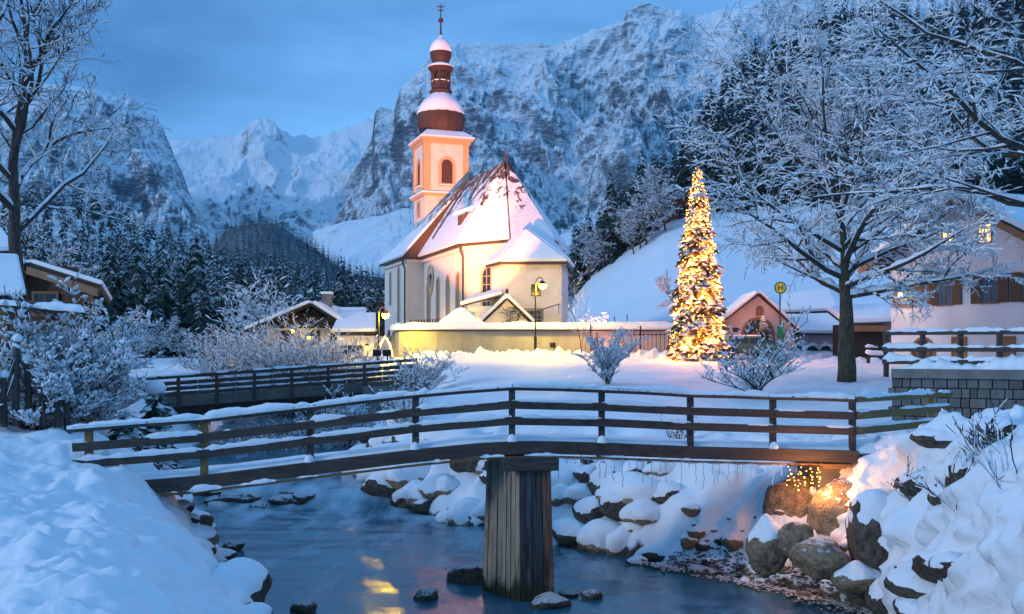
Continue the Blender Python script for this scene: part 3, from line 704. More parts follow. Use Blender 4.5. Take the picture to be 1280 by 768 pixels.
big(710, 743, 20.2, 24, 8, tone='rock', kind=0, cap=None, rz=1.4, label='barely emerging stone between the pier and the small dark stone')
big(532, 746, 20.0, 34, 17, tone='rock', kind=3, cap=None, rz=2.1, label='lone wet stone in midstream, left of the pier')
big(379, 762, 19.0, 36, 16, tone='rock', kind=5, cap=None, rz=1.8, label='dark wet stone at the bottom edge beside the left bank')
big(292, 684, 24.6, 26, 12, tone='rock', kind=1, cap=None, rz=1.2, label='small dark stone standing in the water off the left bank')
big(246, 664, 26.2, 42, 26, tone='rock_warm', kind=4, cap=1, rz=.9, label='mossy stone with flat snow lid on the left waterline')
big(240, 684, 24.2, 44, 26, tone='rock', kind=3, cap=0, rz=.3, label='dark rock below the mossy stone on the left waterline')
big(215, 660, 25.3, 34, 34, tone='rock', kind=0, cap=2, rz=.3, label='stone fully hooded in snow against the left bank')
big(292, 742, 15.6, 84, 60, tone='rock', kind=2, cap=2, rz=2.2, label='big snow dome over a stone at the lower left water edge')
big(205, 690, 17.2, 60, 46, tone='rock', kind=5, cap=2, rz=1.1, label='rounded snow hump on the left bank above the water')
big(281, 577, 41, 32, 9, tone='rock', kind=4, cap=2, rz=.4, label='snow-covered slab in midstream seen between the left rails')
big(250, 592, 36, 18, 8, tone='rock', kind=1, cap=None, rz=.4, label='dark stone poking from the water upstream of the rails')
# stones along both banks
rr = random.Random(12)
def bank(PL, y0, y1, n, side, tone, label, group, smin, smax, cap, dmax):
    for i in range(n):
        y = y0+(y1-y0)*((i+rr.random())/n); x = np.interp(y, PL[:,0], PL[:,1]); x2 = np.interp(y+.5, PL[:,0], PL[:,1])
        t = Vector((x2-x, .5)).normalized(); nn = Vector((t.y, -t.x))*side; d = rr.uniform(-.25, dmax)
        s = rr.uniform(smin, smax)*(1+.3*(y > 30))*(1.0 if d > .2 else .65); xx, yy_ = x+nn.x*d, y+nn.y*d
        z = gh(xx, yy_); z = max(z, .0)-s*.12
        rock(xx, yy_, z, (s*rr.uniform(.9, 1.4), s, s*rr.uniform(.75, 1.0)), tone if rr.random() < .5 else 'rock_warm', rr.randrange(6), cap if d > .1 else rr.choice([None, 0, cap]), None, label, group, 'stone', 'stone')
bank(RR, 23.8, 29.5, 46, 1, 'rock', 'snow-capped bank stone between the pier and the right-hand shallows', 'snow-capped stones along the far bank behind the pier', .25, .62, 2, 2.2)
bank(RR, 29.5, 41, 60, 1, 'rock', 'snow-pillowed boulder on the stony bank left of the pier', 'snow-capped boulders on the far bank left of the pier', .28, .62, 2, 2.4)
bank(RL, 19, 34, 34, -1, 'rock', 'dark half-snowed stone along the left bank under the bridge', 'dark stones along the left waterline', .2, .45, 1, .9)
for i in range(16):
    x = rr.uniform(-11.5, -5.5); y = 30.8-.25*x+rr.uniform(-.5, .5)-x*0; y = 30.2-.25*x+rr.uniform(-.4, .5)
    s = rr.uniform(.2, .42); rock(x, y, float(wz(np.array(x), np.array(y)))-.08, (s*1.5, s, s*.55), 'rock', i, None, None, 'wet dark rock breaking the little rapid upstream of the bridge', 'wet rocks in the small rapid', 'rock', 'rock')
bank(RR, 18.6, 23.0, 26, 1, 'rock', 'small stone at the foot of the boulder heap', 'small stones at the foot of the boulder heap', .10, .24, 0, 1.0)
for i in range(22):
    y = rr.uniform(14.8, 19.6); x = np.interp(y, RR[:,0], RR[:,1])+rr.uniform(.15, 2.0); s = rr.uniform(.16, .42); z = gh(x, y)
    rock(x, y, z-s*.42, (s*rr.uniform(.9,1.5), s, s*.8), 'rock', i, 2, None, 'stone bulging out of the snow on the right foreground bank', 'stones in the right foreground bank', 'stone', 'stone')
for i in range(12):
    y = rr.uniform(13.5, 22); x = np.interp(y, RL[:,0], RL[:,1])-rr.uniform(.3, 1.3); s = rr.uniform(.16, .36); z = gh(x, y)
    rock(x, y, z-s*.2, (s*rr.uniform(.9,1.5), s, s*.8), 'rock', i, 2, None, 'snow hump over a stone low on the left bank', 'snow humps on the left bank', 'stone', 'stone')
# gravel on the right shore
mb = MB()
for i in range(1700):
    y = rr.uniform(18.6, 23.2); x = np.interp(y, RR[:,0], RR[:,1])+rr.gauss(.0, .28); s = rr.uniform(.02, .07)
    z = max(gh(x, y), .0); a = rr.uniform(0, 6.28)
    mb.lathe((x, y, z), [(.001,-s*.4),(s,-s*.05),(s*.7,s*.4),(.001,s*.5)], 5, rz=a, cap=False)
o = mb.build('gravel', M['rock']); tag(o, None, None, None, 'stuff')
# ------------------------------------------------------------------ church
V3 = Vector
M['roof_patchy'] = None
m, N, L, b = newmat('patchy_snow_roof'); b.inputs['Roughness'].default_value = .75
tc = N.new('ShaderNodeTexCoord'); s = N.new('ShaderNodeSeparateXYZ'); g = N.new('ShaderNodeNewGeometry'); L.new(g.outputs['Position'], s.inputs[0])
n1 = coordnoise(N, L, 1.1, 6, (1,1,.7), rough=.65); n2 = coordnoise(N, L, 4, 4, (1,1,.5))
hi = math_(N, L, 'MULTIPLY', math_(N, L, 'SUBTRACT', s.outputs['Z'], 17.3), .05)
hi = math_(N, L, 'MAXIMUM', math_(N, L, 'MINIMUM', hi, .19), -.25)
v = math_(N, L, 'ADD', math_(N, L, 'ADD', n1, hi), math_(N, L, 'MULTIPLY', math_(N, L, 'SUBTRACT', n2, .5), .35))
fac = ramp(N, L, v, .60, .66)
L.new(mix(N, L, fac, SNOW, mix(N, L, n2, (.10,.07,.055), (.05,.038,.032))), b.inputs['Base Color'])
nb, ub = bump(N, L, None, 2.2, .6, .12, 6); bu2 = N.new('ShaderNodeBump'); bu2.inputs['Strength'].default_value = .8; bu2.inputs['Distance'].default_value = .15; bu2.invert = True
L.new(fac, bu2.inputs['Height']); L.new(ub.outputs[0], bu2.inputs['Normal']); L.new(bu2.outputs[0], b.inputs['Normal'])
M['roof_patchy'] = m
M['roofsnow'] = snow_mat('roof_snow', (.8, .35, .12), (5, .25, .03))

def walls(mb, poly, z0, z1): mb.prism(poly, z0, z1)
def arch_pts(w, h, n=8, pointed=False):
    pts = [(-w/2, 0), (w/2, 0)]; r = w/2; hs = h-r
    for i in range(n+1):
        a = math.pi*i/n; pts.append((r*math.cos(a), hs+r*math.sin(a)))
    return pts
def window(parent, o, right, w, h, arch=True, fw=.14, mats=None, proud=.05, name='window', bars=(0,0), pane=None, nrm=None, deep=False, label=None):
    """a framed opening on a wall: o = middle of the sill, right = unit vector along the wall (normal = right x up, pointing outwards)"""
    right = V3(right).normalized(); up = V3((0,0,1)); nrm = right.cross(up) if nrm is None else nrm; o = V3(o)
    pts = arch_pts(w, h) if arch else [(-w/2,0),(w/2,0),(w/2,h),(-w/2,h)]
    out = arch_pts(w+2*fw, h+2*fw) if arch else [(-w/2-fw,0),(w/2+fw,0),(w/2+fw,h+2*fw),(-w/2-fw,h+2*fw)]
    T = lambda p, d, dz=0: o+right*p[0]+up*(p[1]+dz)+nrm*d
    fr = MB(); n = len(pts)
    fr.add([T(p, proud) for p in pts]+[T(p, proud, -fw) for p in out]+[T(p, .006) for p in pts]+[T(p, -.02, -fw) for p in out],
           [(n+i, n+(i+1) % n, (i+1) % n, i) for i in range(n)]+[(i, (i+1) % n, 2*n+(i+1) % n, 2*n+i) for i in range(n)]+[(n+(i+1) % n, n+i, 3*n+i, 3*n+(i+1) % n) for i in range(n)])
    f = fr.build(name, mats or M['trim'], parent)
    if label: f['label'] = label
    pm = MB(); pm.add([T(p, .008) for p in pts], [tuple(range(n))]); pm.build('pane', pane or M['glass'], f)
    if bars != (0,0):
        bm_ = MB()
        for i in range(1, bars[0]+1):
            x = -w/2+w*i/(bars[0]+1); bm_.beam(T((x, 0), .02), T((x, h*.97), .02), .05, .03, up=nrm)
        for i in range(1, bars[1]+1):
            z = h*i/(bars[1]+1); bm_.beam(T((-w/2, z), .02), T((w/2, z), .02), .03, .05)
        bm_.build('glazing_bars', mats or M['frame'], f)
    return f
ch = thing('church', 'cream baroque church with onion-domed tower, floodlit above the cemetery wall', 'church', (-4.2, 88, 4.8))
D = V3((-.335, .942, 0)); NN = V3((.942, .335, 0)); E0 = V3((-4.2, 88, 0))
def cp(a, c, z): return E0+D*a+NN*c+V3((0,0,z))     # a along the nave away from us, c across to the right
Ze, Zr, W2 = 14.1, 21.85, 9.2
ch_poly = [cp(0,0,0), cp(-4.5,2.8,0), cp(-4.5,6.4,0), cp(0,W2,0), cp(14.3,W2,0), cp(14.3,W2+1.8,0), cp(24.5,W2+1.8,0), cp(24.5,-1.75,0), cp(14.3,-1.75,0), cp(14.3,0,0)]
mb = MB(); mb.prism([(p.x, p.y) for p in ch_poly], 3.5, Ze); wl = mb.build('wall', M['plaster'], ch)
mb = MB(); q = [cp(24.7,-1.85,0), cp(14.2,-1.85,0), cp(14.2,3,0), cp(24.7,3,0)]; mb.prism([(p.x,p.y) for p in q], 2.5, 6.3); mb.build('plinth', plain('rubble_plinth', (.24,.19,.15), (.11,.09,.07), 2.2, rough=.95, bs=.9, bd=.08), ch)
# main roof
ov = .45
e = {k: v for k, v in dict(
 S0=cp(.2,-ov,Ze), A1=cp(-4.9,2.6,Ze), A2=cp(-4.9,6.6,Ze), N0=cp(.2,W2+ov,Ze), S1=cp(14.0,-ov,Ze), N1=cp(14.0,W2+ov,Ze),
 S2=cp(13.9,-1.75-ov,Ze), S3=cp(24.9,-1.75-ov,Ze), N2=cp(13.9,W2+1.8+ov,Ze), N3=cp(24.9,W2+1.8+ov,Ze), RE=cp(2.1,W2/2,Zr), RW=cp(15.6,W2/2,Zr), RM=cp(13.9,W2/2,Zr)).items()}
roof = MB(); snow = MB(); snow2 = MB()
def flare(pts, mbs=None): pass
def roofplane(pts, patch=True):
    roof.slab(pts, .12, lift=-.02)
    (snow if patch else snow2).slab(pts, .20, lift=.105)
roofplane([e['S0'], e['A1'], e['RE']]); roofplane([e['A1'], e['A2'], e['RE']]); roofplane([e['A2'], e['N0'], e['RE']])
roofplane([e['S0'], e['RE'], e['RM'], e['S1']]); roofplane([e['N0'], e['N1'], e['RM'], e['RE']])
roofplane([e['S2'], e['RM'], e['RW'], e['S3']]); roofplane([e['N2'], e['N3'], e['RW'], e['RM']]); roofplane([e['S3'], e['RW'], e['N3']], False)
rf = roof.build('roof', M['shingle'], ch); snow.build('snow', M['roof_patchy'], rf); snow2.build('snow', M['roofsnow'], rf)
mb = MB(); mb.add([e['S1'], e['S2'], e['RM']], [(0,1,2)]); mb.build('roof_cheek', M['shingle'], ch)
# bare strip of tiles where the snow slid off
st = MB(); a_, b_ = e['S1'].lerp(e['RM'], .0), e['RM']
p0 = cp(12.2,-ov,Ze).lerp(cp(12.9,W2/2,Zr), .22); p1 = cp(11.2,-ov,Ze).lerp(cp(12.9,W2/2,Zr), .18); p2 = cp(11.0,-ov,Ze).lerp(cp(12.0,W2/2,Zr), .78); p3 = cp(12.0,-ov,Ze).lerp(cp(12.9,W2/2,Zr), .86)
sn_ = (e['RM']-e['S0']).cross(e['S1']-e['S0']).normalized(); sn_ = sn_ if sn_.z > 0 else -sn_
st.slab([p0,p1,p2,p3], .02, lift=.31); st.build('bare_tiles', plain('red_tiles', (.12,.06,.048), (.07,.042,.036), 5, (1,1,6), bs=.9, bd=.05), rf, )
# ribbed sheet edge ridges of snow down the slope
rb_ = MB()
for a in (3.2,4.6,6.0,7.4,8.8,10.2):
    lo = cp(a,-ov,Ze+.3); hi2 = cp(min(a*1.02+.4,13.5),W2/2,Zr+.3); rb_.tube([lo.lerp(hi2, .04), lo.lerp(hi2, .5+.1*math.sin(a*3))], [.14, .03], 6)
rb_.build('snow_ribs', M['roofsnow'], rf, smooth=True)
# cornice and gutter under the eaves
def loop(mb, pts, w, h, dz):
    for a, b_ in zip(pts[:-1], pts[1:]): mb.beam(a+V3((0,0,dz)), b_+V3((0,0,dz)), w, h)
mb = MB(); loop(mb, [e['S3'], e['S2'], e['S1'], e['S0'], e['A1'], e['A2'], e['N0']], .16, .16, -.08); mb.build('gutter', M['pipe'], ch)
mb = MB(); loop(mb, [cp(24.6,-1.85,Ze-.35), cp(14.2,-1.85,Ze-.35), cp(14.2,-.1,Ze-.35), cp(0,-.1,Ze-.35), cp(-4.6,2.75,Ze-.35), cp(-4.6,6.45,Ze-.35)], .3, .3, 0); mb.build('cornice', M['plaster'], ch)
# downpipes
for (a, c) in ((14.2,-1.98), (-.05,-.18)):
    mb = MB(); mb.tube([cp(a-.1,c-.25,Ze-.1), cp(a-.1,c-.2,Ze-.6), cp(a-.1,c,Ze-1.1), cp(a-.1,c,5)], [.13,.1,.09,.09], 8); mb.build('downpipe', M['pipe'], ch)
# nave windows
Dw = -D
recess = plain('window_recess', (.30,.22,.16), (.20,.15,.12), 3)
for a, zz, hh, w in ((21.5,9.6,3.6,1.0), (17.6,6.9,6.6,1.15)):
    window(ch, cp(a,-1.77,zz), Dw, w, hh, fw=.12, mats=M['plaster'], pane=recess, bars=(0,0))
window(ch, cp(22.2,-1.77,5.1), Dw, 1.3, 1.9, fw=.12, mats=M['plaster'], pane=M['glass'])
for a in (12.1, 8.6, 5.2, 1.9):
    window(ch, cp(a,-.02,6.7), Dw, 1.15, 5.0, fw=.14, mats=M['trim'], pane=recess)
# painted sundial in its carved frame between the eaves and the windows
sd_ = thing('x', None, None) if False else None
mb = MB(); c0 = cp(11.2,-.06,11.6); 
ring_ = [(-.9,.9),(-.6,1.35),(0,1.5),(.6,1.35),(.9,.9),(.95,0),(.6,-.9),(0,-1.5),(-.6,-.9),(-.95,0)]
mb.add([c0+Dw*x+V3((0,0,z)) for x, z in ring_], [tuple(range(10))]); sdl = mb.build('sundial', plain('faded_fresco', (.50,.36,.27), (.68,.55,.45), 5), ch)
mb = MB(); n_ = Dw.cross(V3((0,0,1)))
for i in range(10):
    a = ring_[i]; b2 = ring_[(i+1) % 10]; mb.beam(c0+Dw*a[0]+V3((0,0,a[1]))+n_*.03, c0+Dw*b2[0]+V3((0,0,b2[1]))+n_*.03, .1, .1)
mb.build('rim', M['trim'], sdl)
mb = MB()
for k in range(7):
    a = math.pi*(1.1+.8*k/6); mb.beam(c0+n_*.03+V3((0,0,.7)), c0+n_*.03+V3((0,0,.7))+(Dw*math.cos(a)+V3((0,0,math.sin(a))))*1.5, .03, .04)
mb.build('hour_lines', M['pipe'], sdl)
# apse window, left facet
fa, fb_ = cp(0,0,0), cp(-4.5,2.8,0); rd = (fb_-fa).normalized()
window(ch, fa.lerp(fb_, .53)+V3((0,0,7.6)), rd, 1.35, 4.3, fw=.22, mats=M['trim'], pane=M['glass'], bars=(2,5), nrm=V3((rd.y,-rd.x,0)))
# roof dormer
dm = MB(); dc = cp(3.3,.8,0); dz = 17.0
p = lambda a, c, z: cp(3.3+a, c, z)
dm.add([p(-.55,.55,15.6), p(.55,.55,15.6), p(.55,.55,17.1), p(-.55,.55,17.1), p(-.55,2.2,15.6), p(.55,2.2,15.6), p(.55,2.2,17.4), p(-.55,2.2,17.4)], [(0,1,2,3),(1,5,6,2),(0,3,7,4),(3,2,6,7)])
dmo = dm.build('dormer', M['shingle'], ch)
mb = MB(); mb.slab([p(-.8,.2,17.1), p(.8,.2,17.1), p(.8,3.0,18.1), p(-.8,3.0,18.1)], .28); mb.build('snow', M['roofsnow'], dmo)
# ridge finial
mb = MB(); r0 = cp(2.2,W2/2,Zr); mb.tube([r0, r0+V3((0,0,1.3))], [.12,.04], 6); mb.lathe(r0+V3((0,0,.55)), [(.01,-.2),(.2,0),(.01,.2)], 10); mb.beam(r0+V3((-.3,0,1.15)), r0+V3((.3,0,1.15)), .06, .06); mb.build('finial', M['copper'], ch)

# tower ---------------------------------------------------------------
T0 = V3((-9.4, 108, 0)); TS = 4.9
def tp(a, c, z): return T0+D*a+NN*c+V3((0,0,z))
tw_c = tp(TS/2, TS/2, 0)
def sq(off): return [(q.x, q.y) for q in (tp(-off,-off,0), tp(-off,TS+off,0), tp(TS+off,TS+off,0), tp(TS+off,-off,0))]
mb = MB(); mb.prism(sq(0), 6, 27.6); tw = mb.build('tower', M['plaster'], ch)
mb = MB(); mb.prism(sq(.28), 21.5, 21.75); o = mb.build('string_course', M['trim'], tw)
mb = MB(); mb.prism(sq(.45), 21.75, 21.95); mb.build('snow', M['roofsnow'], tw, bevel=.05)
mb = MB(); mb.prism(sq(.22), 27.2, 27.55); mb.prism(sq(.42), 27.55, 27.8); mb.build('cornice', M['trim'], tw)
mb = MB()
lo = sq(.58); hi_ = sq(-.35); vs = [V3((x,y,27.8)) for x,y in lo]+[V3((x,y,27.95)) for x,y in lo]+[V3((x,y,28.75)) for x,y in hi_]
mb.add(vs, [(0,1,5,4),(1,2,6,5),(2,3,7,6),(3,0,4,7),(4,5,9,8),(5,6,10,9),(6,7,11,10),(7,4,8,11),(8,9,10,11),(3,2,1,0)]); mb.build('snow', M['roofsnow'], tw, bevel=.06)
for sgn in (0, 1):   # corner pilasters
    for (a, c) in ((-.05, .3 if sgn == 0 else TS-.3), (.3 if sgn == 0 else TS-.3, -.05)):
        mb = MB(); q = tp(a, c, 0); mb.box((q.x, q.y, 24.6), (.62, .16, 5.2) if a < 0 else (.62, .16, 5.2), rz=math.atan2(NN.y, NN.x) if a < 0 else math.atan2(D.y, D.x)); mb.build('pilaster', M['trim'], tw)
louv = plain('louvres', (.11,.06,.045), (.05,.03,.025), 1, (1,1,14), .7, .8, .05)
window(tw, tp(-.02, TS/2, 22.9), NN, 1.25, 2.6, fw=.3, mats=M['trim'], pane=louv, proud=.10, bars=(0,0), nrm=-D)
window(tw, tp(TS/2, -.02, 22.9), Dw, 1.25, 2.6, fw=.3, mats=M['trim'], pane=louv, proud=.10, nrm=-NN)
for cc, rv, nv in ((tp(-.03, TS/2, 22.15), NN, -D), (tp(TS/2, -.03, 22.15), Dw, -NN)):   # snow on the sills
    mb = MB(); mb.box(cc+nv*.18+V3((0,0,.55)), (1.7,.35,.10), rz=math.atan2(rv.y, rv.x)); mb.build('sill_snow', M['roofsnow'], tw)
# carved panel with the clock under the belfry window
cc = tp(-.04, TS/2, 20.2)
def disc(mb, c, rv, nv, r, th, k=28, r0=0):
    vs = []; 
    for j in range(k):
        a = 2*math.pi*j/k; d_ = rv*math.cos(a)+V3((0,0,1))*math.sin(a); vs.append(c+d_*r+nv*th)
    mb.add(vs, [tuple(range(k))])
for (cc, rv, nv) in ((tp(-.02, TS/2, 20.6+2.0-.75), NN, -D), (tp(TS/2, -.02, 21.85), Dw, -NN)):
    cc = cc-V3((0,0,1.75))
    mb = MB(); mb.box(cc+nv*.04+V3((0,0,.15)), (1.75,.08,1.75), rz=math.atan2(rv.y, rv.x)); cl = mb.build('clock', M['trim'], tw)
    mb = MB(); disc(mb, cc+V3((0,0,.15)), rv, nv, .72, .09); mb.build('dial', plain('clock_dial', (.40,.26,.17), (.55,.4,.28), 3), cl)
    mb = MB()
    for k in range(12):
        a = k*math.pi/6; d_ = rv*math.cos(a)+V3((0,0,1))*math.sin(a); mb.beam(cc+V3((0,0,.15))+nv*.10+d_*.52, cc+V3((0,0,.15))+nv*.10+d_*.68, .06, .02, up=nv)
    for a, l in ((1.2,.55),(2.6,.38)):
        d_ = rv*math.cos(a)+V3((0,0,1))*math.sin(a); mb.beam(cc+V3((0,0,.15))+nv*.12, cc+V3((0,0,.15))+nv*.12+d_*l, .06, .02, up=nv)
    mb.build('hands', M['pipe'], cl)
window(tw, tp(TS/2, -.02, 16.5), Dw, .7, 2.2, fw=.12, mats=M['trim'], pane=M['glass'], nrm=-NN)
# domes (octagonal, snow on the upper half)
rz8 = math.atan2(NN.y, NN.x)+math.pi/8
dome = topsnow('dome_shingle', (.17,.075,.045), (.08,.04,.03), thr=.28, nscale=1.2, amp=.18, texscale=4, stretch=(3,3,.6), bs=.9, bd=.06)
mb = MB(); mb.lathe(tw_c, [(1.9,28.55),(2.15,28.7),(2.42,29.1),(2.60,29.6),(2.68,30.2),(2.66,30.7),(2.58,31.0)], 16, rz=rz8, cap=False); mb.build('onion_dome', M['copper'], tw, smooth=False)
mb = MB(); mb.lathe(tw_c, [(2.58,30.9),(2.60,31.05),(2.52,31.45),(2.28,31.95),(1.92,32.4),(1.5,32.8),(1.15,33.1),(1.0,33.3)], 32, rz=rz8, cap=False); mb.build('dome_snow', M['roofsnow'], tw, smooth=True)
mb = MB()
for j in range(64):   # ragged hem of snow
    a = 2*math.pi*j/64; h = .1+.5*abs(mnoise.noise(V3((j*.37,0,2))))+random.uniform(0,.12); c_ = tw_c+V3((math.cos(a)*2.50, math.sin(a)*2.50, 31.05)); mb.tube([c_, c_-V3((0,0,h))], [.16,.10], 5)
mb.build('snow_hem', M['roofsnow'], tw, smooth=True)
mb = MB(); mb.lathe(tw_c, [(1.2,33.1),(1.3,33.5),(1.05,33.7),(1.05,34.1)], 8, rz=rz8); lan = mb.build('lantern', M['copper'], tw)
mb = MB()
for j in range(8):
    a = rz8+j*math.pi/4; c_ = tw_c+V3((math.cos(a)*.98, math.sin(a)*.98, 34.1)); mb.tube([c_, c_+V3((0,0,1.7))], .13, 6)
mb.build('lantern_posts', M['copper'], lan)
mb = MB(); mb.lathe(tw_c, [(.98,34.1),(.98,34.55)], 8, rz=rz8); mb.lathe(tw_c, [(.5,34.5),(.5,35.8)], 8, rz=rz8); mb.build('parapet', M['shingle'], lan)
mb = MB(); mb.lathe(tw_c, [(1.08,35.6),(1.42,35.95),(1.42,36.1),(1.0,36.2)], 16, rz=rz8); mb.build('cornice', M['copper'], lan)
mb = MB(); mb.lathe(tw_c, [(1.44,36.1),(1.36,36.3),(.8,36.6)], 16, rz=rz8); mb.lathe(tw_c, [(1.03,34.55),(1.0,34.66),(.5,34.7)], 16, rz=rz8); mb.build('snow', M['roofsnow'], lan, smooth=True)
mb = MB(); mb.lathe(tw_c, [(.7,36.4),(.95,36.8),(1.16,37.3),(1.2,37.8)], 16, rz=rz8, cap=False); bd_ = mb.build('upper_bulb', M['copper'], tw)
mb = MB(); mb.lathe(tw_c, [(1.2,37.8),(1.25,37.95),(1.20,38.35),(1.0,38.8),(.68,39.15),(.3,39.42),(.12,39.7),(.08,40.2)], 24, rz=rz8, cap=False); mb.build('snow', M['roofsnow'], bd_, smooth=True)
mb = MB(); mb.tube([tw_c+V3((0,0,39.6)), tw_c+V3((0,0,41.0)), tw_c+V3((0,0,43.2))], [.13,.08,.05], 8); mb.lathe(tw_c+V3((0,0,41.4)), [(.02,-.33),(.28,-.15),(.30,.08),(.02,.33)], 14)
for z, w in ((42.9,.42),(42.5,.3)): mb.beam(tw_c+V3((-w,0,z)), tw_c+V3((w,0,z)), .1, .1)
mb.build('spire_cross', M['copper'], tw)

# sacristy annex in front of the apse
S = [(-1.76,84.4), (-.72,81.6), (4.05,81.4), (4.9,87.5), (0.6,89.2)]
ax = MB(); ax.prism(S, 3.5, 11.95); an = ax.build('annex_wall', M['plaster'], ch)
rk = V3((1.15,84.2,14.75)); rk2 = V3((2.2,88.0,15.6))
def P3(x, y, z): return V3((x,y,z))
ep = [P3(-2.15,84.5,11.9), P3(-.95,81.2,11.9), P3(4.45,81.0,11.9), P3(5.3,87.7,11.9)]
mb = MB(); sb = MB()
for tri in ([ep[0],ep[1],rk], [ep[1],ep[2],rk], [ep[2],ep[3],rk2,rk], [ep[0],rk,rk2,P3(0.2,89.6,13)]): mb.slab(tri, .1); sb.slab(tri, .30, lift=.1)
ar = mb.build('annex_roof', M['shingle'], an); sb.build('snow', M['roofsnow'], ar, bevel=.06)
mb = MB(); loop(mb, [ep[0],ep[1],ep[2],ep[3]], .18, .18, -.05); mb.build('gutter', M['pipe'], an)
window(an, V3((3.0-1.3+.25,81.44,10.2-.9)), (1,0,0), .62, .8, arch=False, fw=.08, mats=M['pipe'], pane=M['glass'], nrm=V3((0,-1,0)))
window(an, V3((1.75,81.45,7.0)), (1,-.04,0), 1.2, 1.0, arch=False, fw=.22, mats=M['plaster_grey'], pane=M['glass'], nrm=V3((0,-1,0)), bars=(3,2), proud=.08)
# higher lean-to roof on the far side
mb = MB(); mb.prism([(1.2,87.6),(3.5,86.9),(4.2,90.4),(2,91)], 3.5, 13.6); o2 = mb.build('side_chapel', M['plaster'], ch)
mb = MB(); sb = MB(); pk = P3(2.2,89.0,16.2); q = [P3(.6,87.0,13.6), P3(4.0,86.2,13.6), P3(4.75,90.4,13.6)]
for tri in ([q[0],q[1],pk], [q[1],q[2],pk]): mb.slab(tri, .1); sb.slab(tri, .28, lift=.1)
o3 = mb.build('roof', M['shingle'], o2); sb.build('snow', M['roofsnow'], o3, bevel=.05)

# small porch with a lean-to roof on the apse
mb = MB(); mb.prism([(-3.6,82.0),(-1.1,81.3),(-.6,83.6),(-3,84.6)], 4.0, 8.4); po = thing('porch', 'small white church porch under a snowy lean-to roof, below the apse window', 'porch', (-2.3,82,4.5))
mb.build('wall', M['plaster'], po); mb = MB(); rp = [P3(-4.15,81.7,8.35), P3(-.75,81.0,9.2), P3(-.4,83.9,9.9), P3(-3.2,85,9.0)]
mb.slab(rp, .12); r1 = mb.build('roof', M['shingle'], po); mb = MB(); mb.slab(rp, .30, lift=.12); mb.build('snow', M['roofsnow'], r1, bevel=.08)
window(po, V3((-3.45,81.90,5.9)), (1,-.28,0), .55, 1.9, arch=False, fw=.06, mats=M['shutter'], pane=M['dark'], name='doorway', nrm=V3((-.27,-.96,0)))

# gabled lych porch overgrown with a climber
gp = thing('gable_porch', 'little white gable with brown arch and bare climbing plant, right of the pyramid-shaped snow roof', 'porch', (-.4,79,4.5))
gx0, gx1, gy, gz, pkz = -2.05, 1.25, 79.0, 7.1, 8.75
mb = MB(); gm = (gx0+gx1)/2
vs = [(gx0,gy,4),(gx1,gy,4),(gx1,gy,gz),(gm,gy,pkz),(gx0,gy,gz)]; vs2 = [(x,y+1.6,z) for x,y,z in vs]
mb.add(vs+vs2, [(0,1,2,3,4),(9,8,7,6,5),(0,5,6,1),(1,6,7,2),(4,9,5,0)]); mb.build('wall', M['plaster'], gp)
mb = MB(); sb = MB()
for s_, xe in ((-1,gx0-.35),(1,gx1+.35)):
    q = [V3((gm,gy-.3,pkz+.12)), V3((gm,gy+1.8,pkz+.12)), V3((xe,gy+1.8,gz-.15)), V3((xe,gy-.3,gz-.15))]; mb.slab(q, .1); sb.slab(q, .25, lift=.1)
gr_ = mb.build('roof', M['shingle'], gp); sb.build('snow', M['roofsnow'], gr_, bevel=.06)
window(gp, V3((gm-.4,gy-.01,5.0)), (1,0,0), 1.1, 1.75, fw=.18, mats=M['frame'], pane=M['plaster_grey'], name='arch', nrm=V3((0,-1,0)))
mb = MB(); rv_ = random.Random(3); c_ = V3((gm+.75,gy-.15,4.6)); A=[];B=[];r0_=[];r1_=[]
for i in range(170):
    a = V3((gm+.15+rv_.gauss(.35,.38), gy-.12-rv_.random()*.2, 5.0+rv_.random()*3.2)); a.z = min(a.z, pkz-.9*abs(a.x-gm)); d_ = V3((rv_.gauss(0,1), -.3, rv_.gauss(.2,1))).normalized()*rv_.uniform(.2,.5)
    A.append(a); B.append(a+d_); r0_.append(.035); r1_.append(.012)
frustums(mb, A, B, r0_, r1_, 4); cl_ = mb.build('climber', M['bark'], gp)
lt = thing('wall_lantern', 'small lit lantern on the tip of the gable porch', 'lantern', (gm,gy-.35,pkz+.3))
mb = MB(); mb.lathe((gm,gy-.35,pkz+.55), [(.10,-.1),(.13,.2),(.02,.36)], 8); mb.build('lantern_frame', M['iron'], lt)
mb = MB(); mb.lathe((gm,gy-.35,pkz+.55), [(.02,-.34),(.10,-.28),(.10,-.12),(.02,-.1)], 8); mb.build('lamp_glass', M['lamp_warm'], lt)

# pyramid snow roof behind the wall
kp = thing('wayside_chapel', 'low square chapel whose pyramid roof is smothered in snow, just behind the cemetery wall', 'chapel', (-4,76.5,4.5))
kc = V3((-3.9,76.9,0)); mb = MB(); mb.prism([(-6.0,75.4),(-1.8,75.4),(-1.8,78.8),(-6.0,78.8)], 4.0, 6.3); mb.build('wall', M['plaster_grey'], kp)
mb = MB(); n = 28; prof = []; vs = []
rings = [(1,0),(1.03,.10),(.98,.28),(.80,.55),(.60,.98),(.40,1.42),(.22,1.80),(.12,1.98),(.05,2.05)]
for f_, dz_ in rings:
    for j in range(n):
        a = 2*math.pi*j/n; c_, s_ = math.cos(a), math.sin(a); sqf = 1/max(abs(c_), abs(s_)); k_ = sqf*.72+.28
        vs.append((kc.x+c_*k_*f_*2.75, kc.y+s_*k_*f_*2.2, 6.05+dz_+.05*math.sin(j*1.7)*f_))
